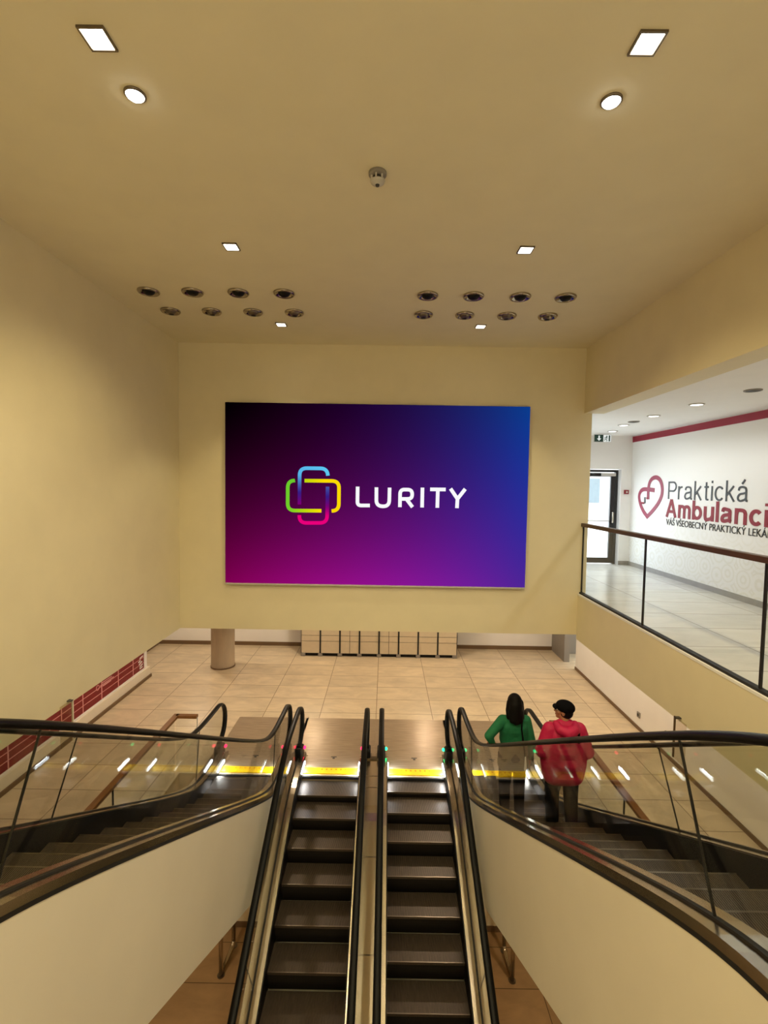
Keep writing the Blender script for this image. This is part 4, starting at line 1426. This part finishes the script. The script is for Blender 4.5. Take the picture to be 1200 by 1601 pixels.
def shoes(parent, pts):
    for (x, y) in pts:
        b = MB()
        chain(b, [((x, y - 0.07, 0.045), 0.043), ((x, y + 0.03, 0.043), 0.042), ((x, y + 0.13, 0.035), 0.034)])
        b.box(x - 0.04, x + 0.04, y - 0.11, y + 0.16, 0.0, 0.018)
        fused('shoe', b, M['shoe'], parent, 0.008, 3)


# step treads of the right escalator
SR = make_profile('up', 7.0, 7.0 - 3.15 / T30)
e0 = COMB - 0.06 + 0.06
tread_edges = [e0 - 0.384 * k for k in range(16)]


def tread_at(y):
    for ed in tread_edges:
        if ed - 0.384 <= y <= ed: return SR(ed), ed - 0.192
    return 0, y


# woman in green, left hand on the handrail
zt, yt = tread_at(6.03)
wom = thing('person', 'person with black hair in a green top, left hand on the escalator handrail', 'person', (1.70, yt, zt), 'people riding the far right escalator')
RAIL = make_profile('up', 6.88, 6.88 - 3.15 / T30, 0.985)
hy = 5.98
hand_l = Vector((1.375 - 1.70, hy - yt, RAIL(hy) + 0.035 - zt))
b = MB()
hips = [(-0.088, 0, 0.90), (0.088, 0, 0.90)]
fe = [(-0.10, -0.02), (0.10, 0.02)]
for hp, (fx, fy) in zip(hips, fe):
    chain(b, [(hp, 0.082), ((fx, fy + 0.03, 0.48), 0.055), ((fx, fy - 0.01, 0.30), 0.050), ((fx, fy - 0.03, 0.085), 0.036)])
    chain(b, [((fx, fy - 0.05, 0.045), 0.034), ((fx, fy + 0.12, 0.03), 0.026)])
capsule(b, (-0.07, 0, 0.93), 0.105, (0.07, 0, 0.93), 0.105, 0.95)
capsule(b, (-0.05, 0, 1.07), 0.092, (0.05, 0, 1.07), 0.092, 0.9)
capsule(b, (-0.075, 0, 1.24), 0.098, (0.075, 0, 1.24), 0.098, 0.92)
capsule(b, (-0.05, 0, 1.0), 0.09, (-0.06, 0, 1.25), 0.09, 0.95); capsule(b, (0.05, 0, 1.0), 0.09, (0.06, 0, 1.25), 0.09, 0.95)
capsule(b, (-0.13, 0, 1.365), 0.055, (0.13, 0, 1.365), 0.055)
chain(b, [((0, -0.005, 1.36), 0.06), ((0, 0.005, 1.47), 0.048), ((0, 0.012, 1.52), 0.048)])
eL = Vector((-0.36, -0.17, 1.235)); wL = hand_l + Vector((0.015, -0.10, 0.045))
chain(b, [((-0.155, 0, 1.365), 0.052), (eL, 0.038), (wL, 0.026)])
hand(b, wL, hand_l + Vector((0, 0.02, 0)) - wL, (0, 0.1, -1), 1.0, 0.55, -1)
eR = Vector((0.225, -0.05, 1.08)); wR = Vector((0.225, 0.04, 0.84))
chain(b, [((0.155, 0, 1.365), 0.052), (eR, 0.038), (wR, 0.026)])
hand(b, wR, (0, 0.12, -1), (-1, 0, 0), 1.0, 0.45, 1)
hc = (0.0, 0.022, 1.575)
Rw = head(b, hc, radians(-8), 0.98)
body = fused('body', b, M['skin'], wom, 0.0058, 3)
face_parts(Rw, wom, 0.98)
b = MB()
capsule(b, (-0.075, 0, 0.90), 0.122, (0.075, 0, 0.90), 0.122, 0.95)
for hp, (fx, fy) in zip(hips, fe):
    chain(b, [(hp, 0.10), ((fx, fy + 0.03, 0.48), 0.075), ((fx, fy - 0.02, 0.12), 0.062)])
fused('trousers', b, M['navy'], wom, 0.012, 4)
b = MB()
chain(b, [((-0.085, 0, 0.80), 0.118), ((-0.07, 0, 0.95), 0.118), ((-0.055, 0, 1.08), 0.105)], 1.0)
chain(b, [((0.085, 0, 0.80), 0.118), ((0.07, 0, 0.95), 0.118), ((0.055, 0, 1.08), 0.105)], 1.0)
capsule(b, (-0.08, 0, 0.80), 0.118, (0.08, 0, 0.80), 0.118)
capsule(b, (-0.05, 0, 1.02), 0.112, (0.05, 0, 1.02), 0.112)
fused('long_shirt', b, M['olive'], wom, 0.012, 4)
b = MB()
capsule(b, (-0.068, 0, 1.12), 0.118, (0.068, 0, 1.12), 0.118, 0.95)
capsule(b, (-0.082, 0, 1.24), 0.117, (0.082, 0, 1.24), 0.117, 0.95)
capsule(b, (-0.068, 0, 1.10), 0.112, (-0.08, 0, 1.27), 0.112); capsule(b, (0.068, 0, 1.10), 0.112, (0.08, 0, 1.27), 0.112)
capsule(b, (-0.135, -0.002, 1.355), 0.070, (0.135, -0.002, 1.355), 0.070)
capsule(b, (0, 0, 1.30), 0.11, (0, 0, 1.385), 0.066)
chain(b, [((-0.150, 0, 1.36), 0.068), (eL, 0.056), (wL * 0.86 + eL * 0.14, 0.042)])
chain(b, [((0.150, 0, 1.36), 0.068), (eR, 0.054), (wR * 0.92 + eR * 0.08, 0.042)])
fused('green_top', b, M['green'], wom, 0.010, 4)
b = MB()
b.ball((0, 0.0, 1.605), 0.092, 0.108, 0.105, 20, 14)
chain(b, [((0, -0.055, 1.57), 0.088), ((0, -0.08, 1.47), 0.078), ((0, -0.10, 1.40), 0.055)], 0.8)
for sd in (-1, 1):
    chain(b, [((sd * 0.066, -0.015, 1.60), 0.042), ((sd * 0.082, -0.02, 1.50), 0.038), ((sd * 0.085, -0.05, 1.42), 0.030)])
    chain(b, [((sd * 0.04, -0.06, 1.50), 0.06), ((sd * 0.05, -0.10, 1.40), 0.036)])
fused('hair', b, M['hair'], wom, 0.009, 5)
b = MB()
b.tube([(0.06, -0.135, 1.30), (0.075, -0.142, 1.20), (0.09, -0.14, 1.10), (0.105, -0.142, 1.0), (0.115, -0.142, 0.90)], 0.010, 8)
b.tube([(0.06, -0.135, 1.30), (0.07, -0.10, 1.385), (0.08, -0.02, 1.425), (0.075, 0.06, 1.39), (0.06, 0.115, 1.30)], 0.010, 8)
b.build('bag_strap', M['cap'], wom, smooth=True, org=(0, 0, 0))
b = MB(); chain(b, [((0.112, -0.150, 0.96), 0.010), ((0.116, -0.152, 0.86), 0.014), ((0.116, -0.150, 0.80), 0.018)])
fused('tassel', b, M['white'], wom, 0.006, 2)
shoes(wom, fe)

# person in the red jacket and black cap, head turned left
zt2, yt2 = tread_at(5.65)
man = thing('person', 'person in a bulky crimson jacket and black cap, head turned left', 'person', (2.20, yt2, zt2), 'people riding the far right escalator')
b = MB()
hips = [(-0.09, 0, 0.82), (0.09, 0, 0.82)]
fe = [(-0.11, 0.02), (0.11, -0.01)]
for hp, (fx, fy) in zip(hips, fe):
    chain(b, [(hp, 0.088), ((fx, fy + 0.03, 0.43), 0.058), ((fx, fy - 0.01, 0.27), 0.052), ((fx, fy - 0.03, 0.085), 0.038)])
    chain(b, [((fx, fy - 0.05, 0.045), 0.034), ((fx, fy + 0.12, 0.03), 0.026)])
capsule(b, (-0.08, 0, 0.86), 0.12, (0.08, 0, 0.86), 0.12)
capsule(b, (-0.08, 0.0, 1.0), 0.12, (0.08, 0.0, 1.0), 0.12)
capsule(b, (-0.09, 0.0, 1.13), 0.115, (0.09, 0.0, 1.13), 0.115)
capsule(b, (-0.15, 0.0, 1.25), 0.062, (0.15, 0.0, 1.25), 0.062)
chain(b, [((0, 0, 1.25), 0.07), ((0, 0.015, 1.36), 0.056), ((0, 0.025, 1.40), 0.055)])
eL = Vector((-0.27, -0.03, 0.98)); wL = Vector((-0.19, 0.20, 0.92))
eR = Vector((0.27, -0.03, 0.98)); wR = Vector((0.25, 0.20, 0.93))
for (sx_, e_, w_, th) in ((-0.175, eL, wL, 1), (0.175, eR, wR, -1)):
    chain(b, [((sx_, 0, 1.25), 0.058), (e_, 0.045), (w_, 0.030)])
    hand(b, w_, (0.05 * th, 1, -0.1), (0, 0, -1), 1.0, 0.6, -th)
hc = (-0.005, 0.028, 1.455)
Rm = head(b, hc, radians(62), 0.98, radians(-6))
fused('body', b, M['skin'], man, 0.0058, 3)
face_parts(Rm, man, 0.98)
b = MB()
capsule(b, (-0.08, 0, 0.82), 0.125, (0.08, 0, 0.82), 0.125)
for hp, (fx, fy) in zip(hips, fe):
    chain(b, [(hp, 0.108), ((fx, fy + 0.03, 0.43), 0.088), ((fx, fy - 0.02, 0.12), 0.075)])
fused('trousers', b, M['navy'], man, 0.012, 4)
b = MB()
for sd in (-1, 1):
    chain(b, [((sd * 0.115, 0, 0.69), 0.135), ((sd * 0.125, 0, 0.84), 0.150), ((sd * 0.115, 0, 1.02), 0.150), ((sd * 0.095, 0, 1.17), 0.128)], 1.0)
    capsule(b, (0, 0, 1.24), 0.092, (sd * 0.165, 0, 1.235), 0.082)
for z_, r_ in ((0.69, 0.14), (0.85, 0.16), (1.0, 0.158), (1.13, 0.14)):
    capsule(b, (-0.09, 0, z_), r_, (0.09, 0, z_), r_, 0.98)
for (sx_, e_, w_) in ((-0.175, eL, wL), (0.175, eR, wR)):
    chain(b, [((sx_, 0, 1.235), 0.088), (e_, 0.084), (w_ * 0.88 + e_ * 0.12, 0.060)])
capsule(b, (-0.05, -0.01, 1.29), 0.075, (0.05, -0.01, 1.29), 0.075)
fused('jacket', b, M['jacket'], man, 0.011, 4)
b = MB()
chain(b, [((-0.11, -0.03, 1.315), 0.045), ((-0.085, -0.105, 1.28), 0.058), ((0, -0.135, 1.255), 0.066), ((0.085, -0.105, 1.28), 0.058), ((0.11, -0.03, 1.315), 0.045)])
capsule(b, (0, -0.125, 1.26), 0.060, (0, -0.150, 1.16), 0.034)
fused('hood', b, M['jacket'], man, 0.009, 4)
b = MB()
b.tube([(0.115, 0.10, 1.24), (0.125, 0.02, 1.322), (0.130, -0.06, 1.318), (0.125, -0.13, 1.25), (0.11, -0.162, 1.15)], 0.013, 8)
b.build('shoulder_strap', M['cap'], man, smooth=True, org=(0, 0, 0))
b = MB()
hb = MB()
hb.ball((0, -0.030, -0.012), 0.080, 0.082, 0.078, 20, 14)
hb.v = [tuple(Rm @ Vector(v)) for v in hb.v]
fused('hair', hb, M['hair'], man, 0.009, 3)
cp = MB()
cp.ball((0, -0.012, 0.052), 0.096, 0.114, 0.078, 24, 14)
capsule(cp, (-0.06, -0.02, 0.040), 0.044, (0.06, -0.02, 0.040), 0.044)
cp.v = [tuple(Rm @ Vector(v)) for v in cp.v]
cap_ = fused('cap', cp, M['cap'], man, 0.009, 4)
br = MB()
NB = 14
for zz in (0.030, 0.040):
    for r_ in (0.085, 0.134):
        for i in range(NB + 1):
            a = radians(40 + 100 * i / NB)
            br.v.append(tuple(Rm @ Vector((r_ * 0.86 * cos(a), r_ * sin(a), zz - 0.010 * (r_ > 0.1)))))
n_ = NB + 1
for i in range(NB):
    br.f += [(i, i + 1, n_ + i + 1, n_ + i), (2 * n_ + i, 3 * n_ + i, 3 * n_ + i + 1, 2 * n_ + i + 1), (n_ + i, n_ + i + 1, 3 * n_ + i + 1, 3 * n_ + i), (i, 2 * n_ + i, 2 * n_ + i + 1, i + 1)]
br.f += [(0, n_, 3 * n_, 2 * n_), (NB, 2 * n_ + NB, 3 * n_ + NB, n_ + NB)]
br.build('brim', M['cap'], cap_, smooth=False, org=(0, 0, 0))
gl = MB()
for sd in (-1, 1):
    gl.tube([Rm @ Vector((sd * 0.078, -0.01, 0.006)), Rm @ Vector((sd * 0.074, 0.05, 0.006)), Rm @ Vector((sd * 0.058, 0.092, 0.006))], 0.0028, 6)
    gl.tube([Rm @ Vector((sd * 0.033 + 0.023 * cos(a), 0.097, 0.0 + 0.018 * sin(a))) for a in [2 * pi * i / 14 for i in range(14)]], 0.0026, 6, True)
gl.build('glasses', M['steel'], man, smooth=True, org=(0, 0, 0))
shoes(man, fe)
